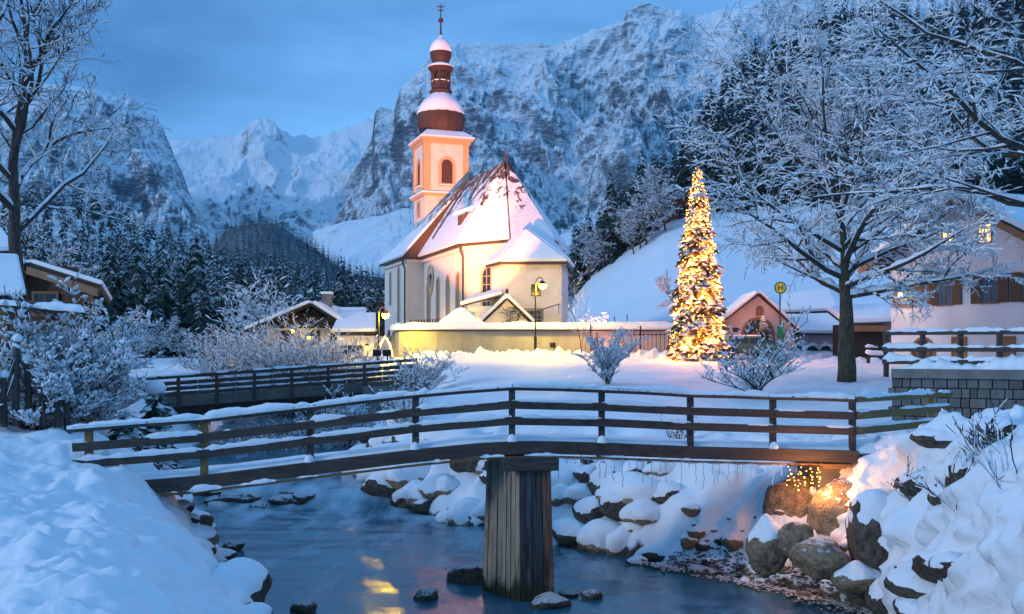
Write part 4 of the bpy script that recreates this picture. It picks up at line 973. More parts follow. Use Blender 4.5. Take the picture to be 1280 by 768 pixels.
mb.add(vs, [(i*n+j, i*n+(j+1) % n, (i+1)*n+(j+1) % n, (i+1)*n+j) for i in range(len(rings)-1) for j in range(n)]+[tuple((len(rings)-1)*n+j for j in range(n)), tuple(reversed(range(n)))]); mb.build('snow_roof', M['roofsnow'], kp, smooth=True)

# small warm lantern on the nave wall
wlt = thing('wall_lantern', 'small lit lantern on a bracket at the foot of the church nave', 'lantern', (-6.6,92,6.8))
q = cp(5.3,-.6,7.0); mb = MB(); mb.tube([cp(5.3,0,7.3), q+V3((0,0,.35))], .04, 6); mb.lathe(q, [(.16,.12),(.18,.3),(.02,.5)], 8); mb.build('lantern_frame', M['iron'], wlt)
mb = MB(); mb.lathe(q, [(.03,-.3),(.14,-.2),(.15,.1),(.03,.12)], 8); mb.build('lamp_glass', M['lamp_warm'], wlt)
l = bpy.data.lights.new('lantern_light', 'POINT'); l.energy = 120; l.color = (1,.62,.25); l.shadow_soft_size = .15
lo = bpy.data.objects.new('lantern_light', l); C.objects.link(lo); lo.location = q-NN*.4

# floodlights on the ground that light the church
def spot(name, loc, target, energy, size, color, blend=.25, rad=.3, label=None):
    t = thing('floodlight', label, 'floodlight', loc)
    d_ = (V3(target)-V3(loc)).normalized(); c_ = V3(loc)
    mb = MB(); mb.beam(c_-d_*.25, c_, .5, .35); mb.build('housing', M['iron'], t, bevel=.03)
    mb = MB(); mb.beam(c_-V3((0,0,.75)), c_-V3((0,0,.1)), .08, .08, up=V3((0,1,0))); mb.build('stand', M['iron'], t)
    l = bpy.data.lights.new(name, 'SPOT'); l.energy = energy; l.color = color; l.spot_size = R(size); l.spot_blend = blend; l.shadow_soft_size = rad
    o = bpy.data.objects.new(name, l); C.objects.link(o); o.location = c_+d_*.35; o.rotation_euler = (-d_).to_track_quat('Z', 'Y').to_euler()
OR = (1.0, .29, .09)
spot('flood', (-7.6, 61.0, 4.75), (-3.6, 88, 18.7), 105000, 35, OR, .30, .12, label='black floodlight in the lawn snow, aimed at the nave and roof')
spot('flood', (-8.3, 61.6, 4.75), (-7.0, 106, 29.5), 108000, 34, OR, .2, .12, label='second floodlight beside it, tilted up at the tower')
spot('flood', (-14.2, 85.0, gh(-14.2,85)+.9), (-9.9, 100, 9.5), 9000, 62, (1, .34, .12), .7, .3, label='black floodlight left of the church foot, aimed at the west nave')
spot('flood', (-6.4, 80.5, 5.4), (-1.6, 86.0, 14.5), 1500, 80, (1,.55,.12), .6, label='black floodlight beside the porch aimed at the apse eaves')
spot('flood', (7.5, 78.0, 5.4), (24, 128, 14), 50000, 75, (1, .40, .28), .8, label='black floodlight behind the wall shining up the snowy meadow')
spot('flood', (3.0, 71.0, 5.2), (9.5, 74.0, 6.0), 500, 90, (1, .42, .22), .8, label='small floodlight in the lawn warming the pinkish wall')

# ------------------------------------------------------------------ churchyard wall, railings and fence
def curved_wall(name, label, pts, z0, z1, th, mat, snow_h, sover, cat='wall', zt=None):
    t = thing(name, label, cat, pts[0]+(z0,)); mb = MB(); cop = MB(); sb = MB(); n = len(pts)
    P_ = [V3((x,y,0)) for x, y in pts]; nr = []
    for i in range(n):
        d_ = (P_[min(i+1,n-1)]-P_[max(i-1,0)]).normalized(); nr.append(V3((d_.y,-d_.x,0)))
    def strip(mb, a, b_, za, zb, jit=0, top=None):
        vs = []
        for i in range(n):
            j = jit*mnoise.noise(P_[i]*.8) if jit else 0
            vs += [P_[i]+nr[i]*a+V3((0,0,za)), P_[i]+nr[i]*b_+V3((0,0,za)), P_[i]+nr[i]*b_*1.0+V3((0,0,zb+j*.5)), P_[i]+nr[i]*(a+b_)/2+V3((0,0,zb+(top or 0)+j)), P_[i]+nr[i]*a+V3((0,0,zb+j*.5))]
        mb.add(vs, [(i*5+j, i*5+(j+1) % 5, (i+1)*5+(j+1) % 5, (i+1)*5+j) for i in range(n-1) for j in range(5)]+[(4,3,2,1,0), tuple((n-1)*5+j for j in range(5))])
    strip(mb, -th/2, th/2, z0, z1); strip(cop, -th/2-.12, th/2+.12, z1, z1+.09)
    strip(sb, -th/2-sover, th/2+sover, z1+.09, z1+.09+snow_h, .22, .22)
    mb.build('wall_body', mat, t); cop.build('coping', M['pipe'], t); sb.build('snow', M['roofsnow'], t, smooth=False, bevel=.09)
    return t
def dens(pts, st=.6):
    out = []
    for (a, b_) in zip(pts[:-1], pts[1:]):
        n = max(1, int(math.hypot(b_[0]-a[0], b_[1]-a[1])/st)); out += [(a[0]+(b_[0]-a[0])*i/n, a[1]+(b_[1]-a[1])*i/n) for i in range(n)]
    return out+[pts[-1]]
cwall = curved_wall('cemetery_wall', 'grey-green plastered cemetery wall with thick snow on its coping, below the church', dens([(-9.2,84),(-8.9,78),(-8.3,75.6),(-7.3,74.4),(-5.5,73.9),(5.75,73.9)]), 3.6, 6.25, .5, M['plaster_grey'], .35, .35)
pwall = curved_wall('cemetery_wall', 'pinkish continuation of the cemetery wall behind the iron fence, left of the Christmas tree', dens([(5.8,74.1),(15.4,74.6)]), 3.6, 6.25, .5, M['pink'], .35, .35)
fn = thing('iron_fence', 'thin iron bar fence in front of the pinkish wall', 'fence', (8,72.6,4))
for X in (6.2, 9.35, 12.5): mb = MB(); mb.beam((X,72.8,3.8), (X,72.8,6.6 if X == 9.35 else 6.1), .1, .1, up=V3((0,1,0))); mb.build('post', M['iron'], fn)
mb = MB()
for z in (4.5, 5.95): mb.beam((7.4,72.8,z), (12.5,72.8,z), .05, .06)
mb.build('rails', M['iron'], fn); mb = MB()
for i in range(17): mb.beam((7.5+i*.3,72.8,4.2), (7.5+i*.3,72.8,6.05), .035, .035, up=V3((0,1,0)))
mb.build('bars', M['iron'], fn)
hr = thing('handrail', 'low brown handrail in the snow above the pinkish wall, left of the Christmas tree', 'railing', (6,82,6))
def rr_(mb, a, b_, r=.045): mb.tube([a, b_], r, 6)
mb = MB(); hp = [P(668,415,80), P(700,409,82), P(735,404,84), P(835,403,84)]
for a, b_ in zip(hp[:-1], hp[1:]): mb.beam(a, b_, .1, .1)
mb.build('rail', M['shingle'], hr)
for i in range(8):
    X = 6.8+i*.85; mb = MB(); mb.beam((X,84,6.2), (X,84,7.1), .08, .08, up=V3((0,1,0))); mb.build('post', M['shingle'], hr)
hs_ = thing('stair_rail', 'dark stair railing climbing beside the sacristy corner', 'railing', (2,80,5))
mb = MB(); a, b_ = P(625,404,79), P(700,380,79.5); mb.beam(a, b_, .06, .08); mb.build('rail', M['iron'], hs_)
for f_ in (.1,.4,.7,.98): mb = MB(); q = a.lerp(b_, f_); mb.beam(q, q-V3((0,0,.8)), .06, .06, up=V3((0,1,0))); mb.build('post', M['iron'], hs_)
wf = thing('picket_fence', 'short brown picket fence between the church foot and the pyramid snow roof', 'fence', (-8,80,5))
mb = MB(); a, b_ = P(513,402,81), P(548,400,80)
for z in (.25,.75): mb.beam(a-V3((0,0,z)), b_-V3((0,0,z)), .05, .1)
mb.build('rails', M['shutter'], wf)
for i in range(11): mb = MB(); q = a.lerp(b_, i/10); mb.beam(q-V3((0,0,1.3)), q+V3((0,0,.1)), .12, .05, up=V3((0,1,0))); mb.build('picket', M['shutter'], wf)

# ------------------------------------------------------------------ street lamps
def street_lamp(px_, pyl, Y, base, label, arm=1, e_=420):
    top = P(px_, pyl, Y); X0 = top.x-.5*arm; t = thing('street_lamp', label, 'street lamp', (X0,Y,base))
    mb = MB(); mb.tube([(X0,Y,base-.3),(X0,Y,base+1.6),(X0,Y,base+1.65),(X0,Y,top.z+.1)], [.11,.10,.06,.05], 10); mb.build('pole', M['iron'], t)
    mb = MB(); mb.tube([(X0,Y,top.z+.05),(X0+.08*arm,Y,top.z+.42),(X0+.28*arm,Y,top.z+.58),(X0+.5*arm,Y,top.z+.50),(X0+.5*arm,Y,top.z+.30)], .035, 8); mb.build('arm', M['iron'], t)
    mb = MB(); mb.lathe(top, [(.03,.36),(.12,.30),(.27,.14),(.29,.09),(.24,.08)], 14); mb.build('lamp_shade', M['iron'], t)
    mb = MB(); mb.lathe(top, [(.02,-.26),(.17,-.20),(.27,-.05),(.25,.07)], 14); mb.build('lamp_glass', M['lamp_yel'], t)
    l = bpy.data.lights.new('lamp_light', 'POINT'); l.energy = e_; l.color = (1, .74, .26); l.shadow_soft_size = .22
    lo = bpy.data.objects.new('lamp_light', l); C.objects.link(lo); lo.location = top-V3((0,0,.35))
street_lamp(678, 357, 71.5, 4.2, 'tall lit street lamp standing in front of the cemetery wall below the sacristy', 1, 400)
street_lamp(482, 394, 72, 3.6, 'lit street lamp where the road bridge meets the left foot of the church', 1, 380)
# ------------------------------------------------------------------ bare, snow-laden trees
def branches(seed, start, H_, R_, r0, spread=.9, vase=False, limbs=9, l2=7, l3=7, l4=5, first=.18, droop=.0, up=.35, lean=(0,0), low=None, wob=.16):
    """returns polylines [(pts, radii, level)]"""
    rn = random.Random(seed); out = []
    def walk(p, d, ln, r, rt, lvl, n):
        pts = [p.copy()]; rad = [r]; st = ln/n
        for i in range(n):
            w = wob*(1+.5*lvl)
            d = (d+Vector((rn.gauss(0,w), rn.gauss(0,w), rn.gauss(0,w*.7)+(up*.10 if lvl < 3 else -.03-droop*.1)))).normalized()
            p = p+d*st; pts.append(p.copy()); rad.append(r+(rt-r)*(i+1)/n)
        out.append((pts, rad, lvl)); return pts, rad
    def at(pts, rad, t):
        k = t*(len(pts)-1); i = min(int(k), len(pts)-2); f = k-i
        return pts[i].lerp(pts[i+1], f), (pts[i+1]-pts[i]).normalized(), rad[i]+(rad[i+1]-rad[i])*f
    def side(d, ang, az):
        a = Vector((0,0,1)) if abs(d.z) < .9 else Vector((1,0,0)); u = d.cross(a).normalized(); w = d.cross(u)
        return (d*math.cos(ang)+(u*math.cos(az)+w*math.sin(az))*math.sin(ang)).normalized()
    tr = walk(Vector(start), Vector((lean[0], lean[1], 1)).normalized(), H_*.93, r0, r0*.08, 0, 12)
    for i in range(limbs):
        t = first+(.93-first)*((i+.5*rn.random())/limbs)**1.15
        p, d, r = at(*tr, t); az = i*2.4+rn.uniform(-.5,.5)
        ang = (spread if t < .6 else spread*.75)*rn.uniform(.8,1.15)
        q = Vector((math.cos(az)*math.sin(ang), math.sin(az)*math.sin(ang), math.cos(ang)))
        ln = R_*(1.08-.75*max(0, (t-first))/(1-first))*rn.uniform(.85,1.15)
        if vase:
            tq = (t-first)/(.93-first); ang = spread*(1.30-1.0*tq)*rn.uniform(.85,1.15); ln = R_*(.72+.42*tq)*rn.uniform(.85,1.1)
            q = Vector((math.cos(az)*math.sin(ang), math.sin(az)*math.sin(ang), math.cos(ang)))
        b1 = walk(p, q, ln, min(r*.72, r0*.42), .02, 1, 8)
        for j in range(l2):
            t2 = .16+.82*(j+rn.random()*.6)/l2; p2, d2, r2 = at(*b1, t2)
            s2 = side(d2, rn.uniform(.5,.95), rn.uniform(0,6.28)); s2.z *= .65
            b2 = walk(p2, s2.normalized(), ln*(.50-.26*t2)*rn.uniform(.8,1.2), r2*.6, .012, 2, 5)
            for k in range(l3):
                t3 = .15+.84*(k+rn.random()*.6)/l3; p3, d3, r3 = at(*b2, t3)
                s3 = side(d3, rn.uniform(.5,1.0), rn.uniform(0,6.28)); s3.z *= .6
                b3 = walk(p3, s3.normalized(), ln*.17*rn.uniform(.6,1.2), max(r3*.55, .012), .007, 3, 3)
                for m in range(l4):
                    t4 = .2+.78*(m+rn.random()*.6)/l4; p4, d4, r4 = at(*b3, t4)
                    s4 = side(d4, rn.uniform(.5,1.1), rn.uniform(0,6.28))
                    walk(p4, s4, ln*.07*rn.uniform(.5,1.3), max(r4*.7, .007), .005, 4, 2)
    return out
def tree_meshes(lines, snow_r=.03, min_r=.009, cover=.8, seed=1, thick=1.0, big_level=0):
    """three builders: trunk, crown branches, snow lying on them"""
    rn = np.random.default_rng(seed); tr = MB(); cr_ = MB(); sn = MB()
    A = {4: [], 3: []}
    sA, sB, s0, s1 = [], [], [], []
    for pts, rad, lvl in lines:
        if lvl <= big_level: tr.tube(pts, rad, 12)
        elif lvl == 1: cr_.tube(pts, [max(r, min_r) for r in rad], 7)
        else:
            k = 4 if lvl == 2 else 3
            for i in range(len(pts)-1): A[k].append((pts[i], pts[i+1], max(rad[i], min_r), max(rad[i+1], min_r)))
        if lvl >= 1:
            for i in range(len(pts)-1):
                d = (pts[i+1]-pts[i]); l = d.length; h = abs(d.z)/max(l, 1e-6)
                if rn.random() > cover*(1.15-.75*h): continue
                a = rn.uniform(0, .25) if lvl >= 2 else 0; b_ = rn.uniform(.75, 1) if lvl >= 2 else 1
                r = max(rad[i], min_r); r2 = max(rad[i+1], min_r); t_ = thick*rn.uniform(.6, 1.35)
                q0 = max(r*.85, snow_r*t_); q1 = max(r2*.85, snow_r*t_*.85)
                o0 = Vector((0,0,r*.55+q0*.45)); o1 = Vector((0,0,r2*.55+q1*.45))
                sA.append(pts[i].lerp(pts[i+1], a)+o0); sB.append(pts[i].lerp(pts[i+1], b_)+o1); s0.append(q0); s1.append(q1)
    for k in A:
        if A[k]: a, b_, c_, d_ = zip(*A[k]); frustums(cr_, a, b_, c_, d_, k)
    # pillow shaped snow: each piece is two frusta swelling in the middle
    sA = np.array(sA); sB = np.array(sB); s0 = np.array(s0); s1 = np.array(s1)
    if len(sA):
        Mid = (sA+sB)/2+np.stack([0*s0, 0*s0, s0*.25], 1); rm = (s0+s1)/2*1.25
        frustums(sn, sA, Mid, s0*.55, rm, 5); frustums(sn, Mid, sB, rm, s1*.5, 5)
    return tr, cr_, sn
def bare_tree(name, label, cat, loc, lines, group=None, barkmat=None, snow_mat_=None, **k):
    t = thing(name, label, cat, loc, group); tr, cr_, sn = tree_meshes(lines, **k)
    if tr.n: tr.build('trunk', barkmat or M['bark'], t, smooth=True)
    c_ = cr_.build('crown', M['twig'], t)
    if sn.n: sn.build('snow', snow_mat_ or M['snow_soft'], c_, smooth=True)
    return t
# the big tree right of the Christmas tree
bx_, by_ = 15.05, 45.0; bz_ = gh(bx_, by_)
ln = branches(21, (bx_, by_, bz_-.2), 10.5, 9.6, .44, vase=True, spread=1.02, limbs=20, l2=9, l3=8, l4=5, first=.42, up=.45, wob=.10)
big_tree = bare_tree('deciduous_tree', 'tall bare spreading tree, every branch snowy, on the bank right of the lit Christmas tree', 'tree', (bx_, by_, bz_), ln, barkmat=M['bark_moss'], snow_r=.027, min_r=.012, cover=.86, seed=2, thick=1.0)
# tree whose branches come in from the right edge
ln = branches(36, (17.0, 27.5, 4.3), 16.0, 9.0, .30, spread=1.2, limbs=20, l2=8, l3=7, l4=5, first=.30, up=.25, wob=.12)
bare_tree('deciduous_tree', 'snow-laden bare tree rooted beyond the right edge, its branches filling the top right corner', 'tree', (17.0, 27.5, 4.3), ln, snow_r=.024, min_r=.008, cover=.85, seed=4, thick=.95)
# left edge trees
lz = gh(-15.4, 32)
ln = branches(48, (-15.4, 32, lz-.2), 16.5, 6.0, .27, spread=.80, limbs=16, l2=8, l3=7, l4=4, first=.34, up=.65, wob=.12)
bare_tree('deciduous_tree', 'slender upright bare tree with frosted twigs behind the chalet at the left edge', 'tree', (-15.4, 32, lz), ln, snow_r=.022, min_r=.012, cover=.6, seed=5, thick=1.0)
ln = branches(52, (-15.8, 25, 4.4), 14, 6.4, .26, spread=.9, limbs=11, l2=8, l3=7, l4=4, first=.48, up=.5, wob=.14)
bare_tree('deciduous_tree', 'dark bare tree mostly outside the left edge, branches crossing the top left corner', 'tree', (-15.8, 25, 4.4), ln, snow_r=.018, min_r=.011, cover=.5, seed=6)
# shrubs --------------------------------------------------------------
def shrub(name, label, loc, H_, R_, seed, stems=9, l2=5, l3=5, l4=0, snow_r=.03, cover=.85, r0=.03, spread=.8, group=None, thick=1., min_r=.008, cat='shrub'):
    rn = random.Random(seed); out = []
    for i in range(stems):
        az = rn.uniform(0, 6.28); ang = spread*rn.uniform(.2, 1.1)
        d = Vector((math.cos(az)*math.sin(ang), math.sin(az)*math.sin(ang), math.cos(ang)))
        L_ = (H_*math.cos(ang)+R_*math.sin(ang))*rn.uniform(.7, 1.1); p = Vector(loc)+Vector((rn.gauss(0,.08)*R_, rn.gauss(0,.08)*R_, -.1))
        def walk(p, d, ln, r, rt, lvl, n):
            pts = [p.copy()]; rad = [r]
            for q in range(n):
                d = (d+Vector((rn.gauss(0,.13), rn.gauss(0,.13), rn.gauss(0,.10)-(.03 if lvl else .05)))).normalized(); p = p+d*ln/n; pts.append(p.copy()); rad.append(r+(rt-r)*(q+1)/n)
            out.append((pts, rad, lvl)); return pts
        b1 = walk(p, d, L_, r0*rn.uniform(.6,1.2), .01, 1, 6)
        for j in range(l2):
            k = rn.randrange(1, 6); a = rn.uniform(0, 6.28); d2 = (d+Vector((math.cos(a), math.sin(a), rn.uniform(-.1,.7)))*.8).normalized()
            b2 = walk(b1[k].lerp(b1[k+1] if k < 6 else b1[k], rn.random()), d2, L_*rn.uniform(.25,.45), r0*.5, .008, 2, 4)
            for m_ in range(l3):
                a = rn.uniform(0, 6.28); d3 = (d2+Vector((math.cos(a), math.sin(a), rn.uniform(-.2,.6)))).normalized()
                b3 = walk(b2[rn.randrange(1,5)], d3, L_*rn.uniform(.10,.22), .012, .006, 3, 2)
                for q_ in range(l4):
                    a = rn.uniform(0, 6.28); walk(b3[rn.randrange(0,3)], (d3+Vector((math.cos(a), math.sin(a), rn.uniform(-.3,.6)))).normalized(), L_*rn.uniform(.05,.10), .01, .006, 4, 1)
    t = thing(name, label, cat, loc, group); tr, cr_, sn = tree_meshes(out, snow_r=snow_r, min_r=min_r, cover=cover, seed=seed, thick=thick, big_level=-1)
    c_ = cr_.build('branches', M['twig'], t)
    if sn.n: sn.build('snow', M['snow_soft'], c_, smooth=True)
    return t
def gpt(px_, Y): X = (px_-640)/F*Y; return (X, Y, gh(X, Y))
shrub('shrub', 'wide low bare shrub with thick snowy arms on the lawn left of the big tree', gpt(943, 37), 1.5, 2.6, 3, 8, 8, 6, 3, .024, .85, .055, 1.25)
shrub('shrub', 'snow-crusted upright bush before the cemetery wall, between the lamp and the Christmas tree', gpt(760, 43), 1.75, 1.25, 8, 11, 6, 6, 3, .030, .8, .030, .62)
shrub('shrub', 'rounded twiggy shrub on the slope below the left end of the cemetery wall', gpt(526, 46), 1.5, 1.2, 7, 26, 5, 5, 2, .022, .8, .02, .75)
shrub('shrub', 'loose shrub on the bank seen through the middle rails left of the pier', gpt(505, 36), 1.8, 1.3, 9, 14, 5, 4, 1, .016, .6, .015, .5)
shrub('shrub', 'spindly weeds in snow below the right span, left of the lit icicles', gpt(845, 26), .85, .5, 11, 12, 3, 3, 0, .012, .6, .012, .35)
shrub('shrub', 'dark thorny twigs behind the handrail at the foot of the meadow', gpt(757, 86), 2.0, 2.6, 13, 16, 5, 5, 1, .03, .5, .03, .8)
shrub('shrub', 'bare sapling rising above the middle of the pinkish wall', gpt(728, 70), 5.6, 1.2, 15, 3, 5, 4, 0, .02, .4, .03, .2)
for i, (px_, Y, h_, lb) in enumerate(((1120,16.3,1.0,'thin bare twigs growing from the top of the right snow bank beside the abutment'),(1200,15.2,.9,'thin bare sapling in the middle of the right snow bank'),(1262,14.2,1.3,'long bare twigs at the right edge of the snow bank'),(1145,18.2,.55,'tuft of dry brown grass between the split boulder and the snow bank'),(1235,15.4,.6,'dry brown tuft in a hollow of the right snow bank'))):
    shrub('shrub', lb, gpt(px_, Y), h_, h_*.7, 20+i, 4 if i < 3 else 14, 3, 2, 0, .005, .12, .008, .7, min_r=.005)
for i, (px_, Y, h_, r_, lb) in enumerate(((330,44,1.5,2.2,'frosty brushwood left of midstream beyond the footbridge rails'),(395,45,1.6,2.0,'frosted bush against the road bridge abutment'),(440,46,1.9,1.8,'pale brushwood under the right end of the road bridge'),(285,60,2.2,3.,'snowy thicket under the far side of the road bridge'))):
    shrub('shrub', lb, gpt(px_, Y), h_, r_, 40+i, 20, 5, 5, 1, .024, .8, .02, .85)
# big warm-lit bush below the farmhouse
fbz = gpt(386, 68)
shrub('large_shrub', 'wide frosted bush catching yellow lamplight in front of the farmhouse', fbz, 4.5, 5.0, 61, 60, 8, 7, 3, .026, .7, .04, .85, min_r=.014)
shrub('large_shrub', 'frosted bush left of the farmhouse, blue in shade', gpt(290, 78), 3.6, 3.0, 62, 40, 8, 7, 2, .03, .7, .04, .75, min_r=.015)
shrub('large_shrub', 'frosted young tree rising behind the farmhouse roof', gpt(352, 100), 8.6, 5.0, 63, 30, 8, 7, 2, .05, .8, .06, .5, min_r=.02)
# snow-buried hedge bushes on the left bank
for i, (px_, Y, h_, r_, lb) in enumerate(((82,22.5,2.3,1.7,'snow-smothered bush beside the chalet, largest of the left bank hedge'),(108,24.0,1.5,1.2,'low snow-smothered bush right of the largest hedge bush'),(40,21.5,1.5,1.2,'snowy bush at the foot of the wooden pergola'))):
    shrub('snowy_bush', lb, gpt(px_, Y), h_*.9, r_*.62, 70+i, 30, 8, 7, 3, .026, .88, .025, .95, thick=1.1, min_r=.008)

# ------------------------------------------------------------------ conifers
def conifer(seed, tiers=16, nb=9, Hh=1.0, Rr=.2, sub=4, base=.06, slope=.35, jag=.5, pw=.85):
    """unit-height spruce: needle fans on drooping boughs"""
    rn = np.random.default_rng(seed); mb = MB(); vs = []; fs = []
    for t in range(tiers):
        f = t/(tiers-1); z = base+(1-base)*(f**.92)*.985; rt = Rr*(1-f)**pw*rn.uniform(.85,1.12)+.012
        n = max(4, int(nb*(1-f*.55)))
        for j in range(n):
            az = 2*math.pi*(j+rn.uniform(-.3,.3))/n+t*1.3; l = rt*rn.uniform(.72,1.18); dr = slope*rn.uniform(.6,1.3)
            d = np.array([math.cos(az), math.sin(az), 0]); w = np.array([-d[1], d[0], 0]); z0 = z+rn.uniform(-.5,.5)/tiers*.6
            prev = None
            for k in range(sub+1):
                s = k/sub; c_ = d*l*s+np.array([0,0,z0-dr*l*s*(.5+.8*s)+.12*l*(s**3)]); wd = l*.30*(math.sin(math.pi*min(1, s*.85+.12))**.8)*rn.uniform(.7,1.2)*(1 if k < sub else .1)
                sag = l*.10
                cur = [c_-w*wd-np.array([0,0,sag]), c_+np.array([0,0,.02*l]), c_+w*wd-np.array([0,0,sag])]
                if prev is not None:
                    b_ = len(vs); vs += prev+cur
                    fs += [(b_, b_+1, b_+4, b_+3), (b_+1, b_+2, b_+5, b_+4)]
                    # finger-like twigs
                    if jag:
                        for sg in (0, 2):
                            tip = (prev[sg]+cur[sg])/2+(w*(1 if sg else -1)*.6+d*.7)*l*.16*rn.uniform(.6,1.4)*jag*2-np.array([0,0,l*.07]); b2 = len(vs); vs += [prev[sg], tip, cur[sg]]; fs.append((b2, b2+1, b2+2))
                prev = cur
    mb.add(vs, fs); return mb
def make_mesh(mb, name, mat):
    me = bpy.data.meshes.new(name); me.from_pydata(np.concatenate(mb.v).tolist(), [], mb.f); me.materials.append(mat); me.update(); return me
FIR = [make_mesh(conifer(100+i, 17, 9, Rr=.125+.018*(i % 3), sub=3, jag=.6, slope=.85), 'spruce', M['fir']) for i in range(6)]
def place(me, name, x, y, z, h, label, cat, group, wx=1.0):
    o = bpy.data.objects.new(name, me); C.objects.link(o); o.location = (x, y, z); o.scale = (h*wx, h*wx, h); o.rotation_euler = (0, 0, random.uniform(0, 6.28)); return tag(o, label, cat, group)
rf_ = random.Random(99)
def scatter(n, u0, u1, y0, y1, ok, mind, tries=60000):
    pts = []; cell = {}
    for _ in range(tries):
        if len(pts) >= n: break
        y = math.sqrt(rf_.uniform(y0*y0, y1*y1)); u = rf_.uniform(u0, u1); x = u*y
        if not ok(u, x, y): continue
        md = mind*(y/200.)**.4; k = (int(x//md), int(y//md))
        if any((x-a)**2+(y-b_)**2 < md*md for i in (-1,0,1) for j in (-1,0,1) for a, b_ in cell.get((k[0]+i, k[1]+j), ())): continue
        cell.setdefault(k, []).append((x, y)); pts.append((x, y))
    return pts
def okL(u, x, y):
    p_ = 640+u*F; rl = float(np.interp(min(y,160), RL[:,0], RL[:,1])) if y < 165 else -1e9
    if y < 165 and x > rl-4: return False
    return p_ < 560 and (y > 130 or p_ < 300) 
PL_ = scatter(1900, -.60, -.07, 118, 470, okL, 4.6, 120000)
def okR(u, x, y):
    p_ = 640+u*F; return y > 192 and (p_ > 690 or y > 300)
PR_ = scatter(2400, .035, .62, 192, 440, okR, 3.6, 90000)
allp = sorted(PL_, key=lambda p: p[1]); nearL = allp[:175]; restL = allp[175:]
allr = sorted(PR_, key=lambda p: p[1]); nearR = [p for p in allr[:115]]; restR = allr[115:]
def zs(pts): a = np.array(pts); return H(a[:,0], a[:,1])
for pts, lab, grp in ((nearL, 'snow-dusted spruce in the dense forest on the left valley slope', 'spruces of the left forest'), (nearR, 'dark spruce at the edge of the forest above the snowy meadow', 'spruces above the meadow')):
    for (x, y), z in zip(pts, zs(pts)):
        h = rf_.uniform(8.5, 18.0)*(1 if x < 0 else 1.15); place(FIR[rf_.randrange(6)], 'spruce', x, y, z-.4, h, lab, 'spruce', grp, rf_.uniform(.95,1.25))
def mass(name, pts, protos, h0, h1, mat, kindname='stuff', wx=(.9,1.2)):
    mb = MB(); z = zs(pts)
    for (x, y), zz_ in zip(pts, z):
        v, f = protos[rf_.randrange(len(protos))]; h = rf_.uniform(h0, h1); a = rf_.uniform(0, 6.28); w = h*rf_.uniform(*wx)
        c_, s_ = math.cos(a), math.sin(a); V = np.stack([(v[:,0]*c_-v[:,1]*s_)*w+x, (v[:,0]*s_+v[:,1]*c_)*w+y, v[:,2]*h+zz_-.5], 1)
        mb.v.append(V); mb.f += (f+mb.n).tolist(); mb.n += len(V); mb.mi += [0]*len(f)
    o = mb.build(name, mat); o['kind'] = 'stuff'; return o
def tri_proto(seed, tiers, nb, sub, Rr=.18, jag=0):
    mb = conifer(seed, tiers, nb, Rr=Rr*.74, sub=sub, jag=jag, slope=.9); v = np.concatenate(mb.v); f = []
    for q in mb.f: f += [[q[0],q[1],q[2]]]+([[q[0],q[2],q[3]]] if len(q) == 4 else [])
    return v, np.array(f)
PM = [tri_proto(200+i, 10, 7, 2, .18+.02*(i % 2), 0) for i in range(5)]
PS = [tri_proto(220+i, 7, 5, 1, .17) for i in range(4)]
mass('spruce_forest', restL, PM, 8, 18.5, M['fir_far'], wx=(1.1, 1.45)); mass('spruce_forest', restR, PM, 9, 20, M['fir_dark'], wx=(1.25, 1.7))
# dark wooded hill in the valley and the woods at the foot of the mountain
def okB(u, x, y): p_ = 640+u*F; return 235 < p_ < 640
PB = scatter(5200, -.33, 0, 540, 835, okB, 2.6, 90000)
mass('far_forest', PB, PS, 9, 15, M['fir_dark'], wx=(1.3, 1.8))
def okM(u, x, y):
    n = float(fbm(np.array(x*.006), np.array(y*.006), 3, 5)); p_ = 640+u*F; return n > .02 and (p_ > 380 or p_ < 240)
PMt = scatter(2400, -.5, .4, 900, 1300, okM, 6.0, 60000)
mass('mountain_forest', PMt, PS, 9, 16, M['fir_far'], wx=(1., 1.3))
# bare trees of the meadow edge and of the left slope, three kinds copied
BT = []
for i in range(3):
    l_ = branches(80+i, (0,0,0), 9.5, 4.6, .16, spread=.85, limbs=12, l2=6, l3=6, l4=2, first=.15, up=.55, wob=.15)
    tr, cr_, sn = tree_meshes(l_, snow_r=.045, min_r=.03, cover=.55, seed=i, thick=1.0)
    BT.append((make_mesh(tr, 'trunk', M['bark']), make_mesh(cr_, 'crown', M['twig']), make_mesh(sn, 'snow', M['snow_soft'])))
def btree(x, y, h, label, group):
    t = thing('frosted_tree', label, 'tree', (x, y, gh(x, y)-.2), group); t.scale = (h/9.5,)*3; t.rotation_euler = (0,0,random.uniform(0,6.28)); k = BT[rf_.randrange(3)]
    o = bpy.data.objects.new('trunk', k[0]); C.objects.link(o); o.parent = t
    c_ = bpy.data.objects.new('crown', k[1]); C.objects.link(c_); c_.parent = t
    s_ = bpy.data.objects.new('snow', k[2]); C.objects.link(s_); s_.parent = c_
for i in range(30):
    f = i/30; p_ = 690+150*f+rf_.uniform(-14,14); Y = 196+rf_.uniform(-14,26); X = (p_-640)/F*Y
    btree(X, Y, rf_.uniform(7,13), 'bare frosted tree in the wood at the upper edge of the snowy meadow', 'frosted trees along the meadow edge')
for i in range(34):
    p_ = rf_.uniform(150, 440); Y = rf_.uniform(100, 128); X = (p_-640)/F*Y
    if X > float(np.interp(Y, RL[:,0], RL[:,1]))-5: continue
    btree(X, Y, rf_.uniform(3.5,6.5), 'bare frosted tree in the thicket at the foot of the left forest', 'frosted trees below the left forest')
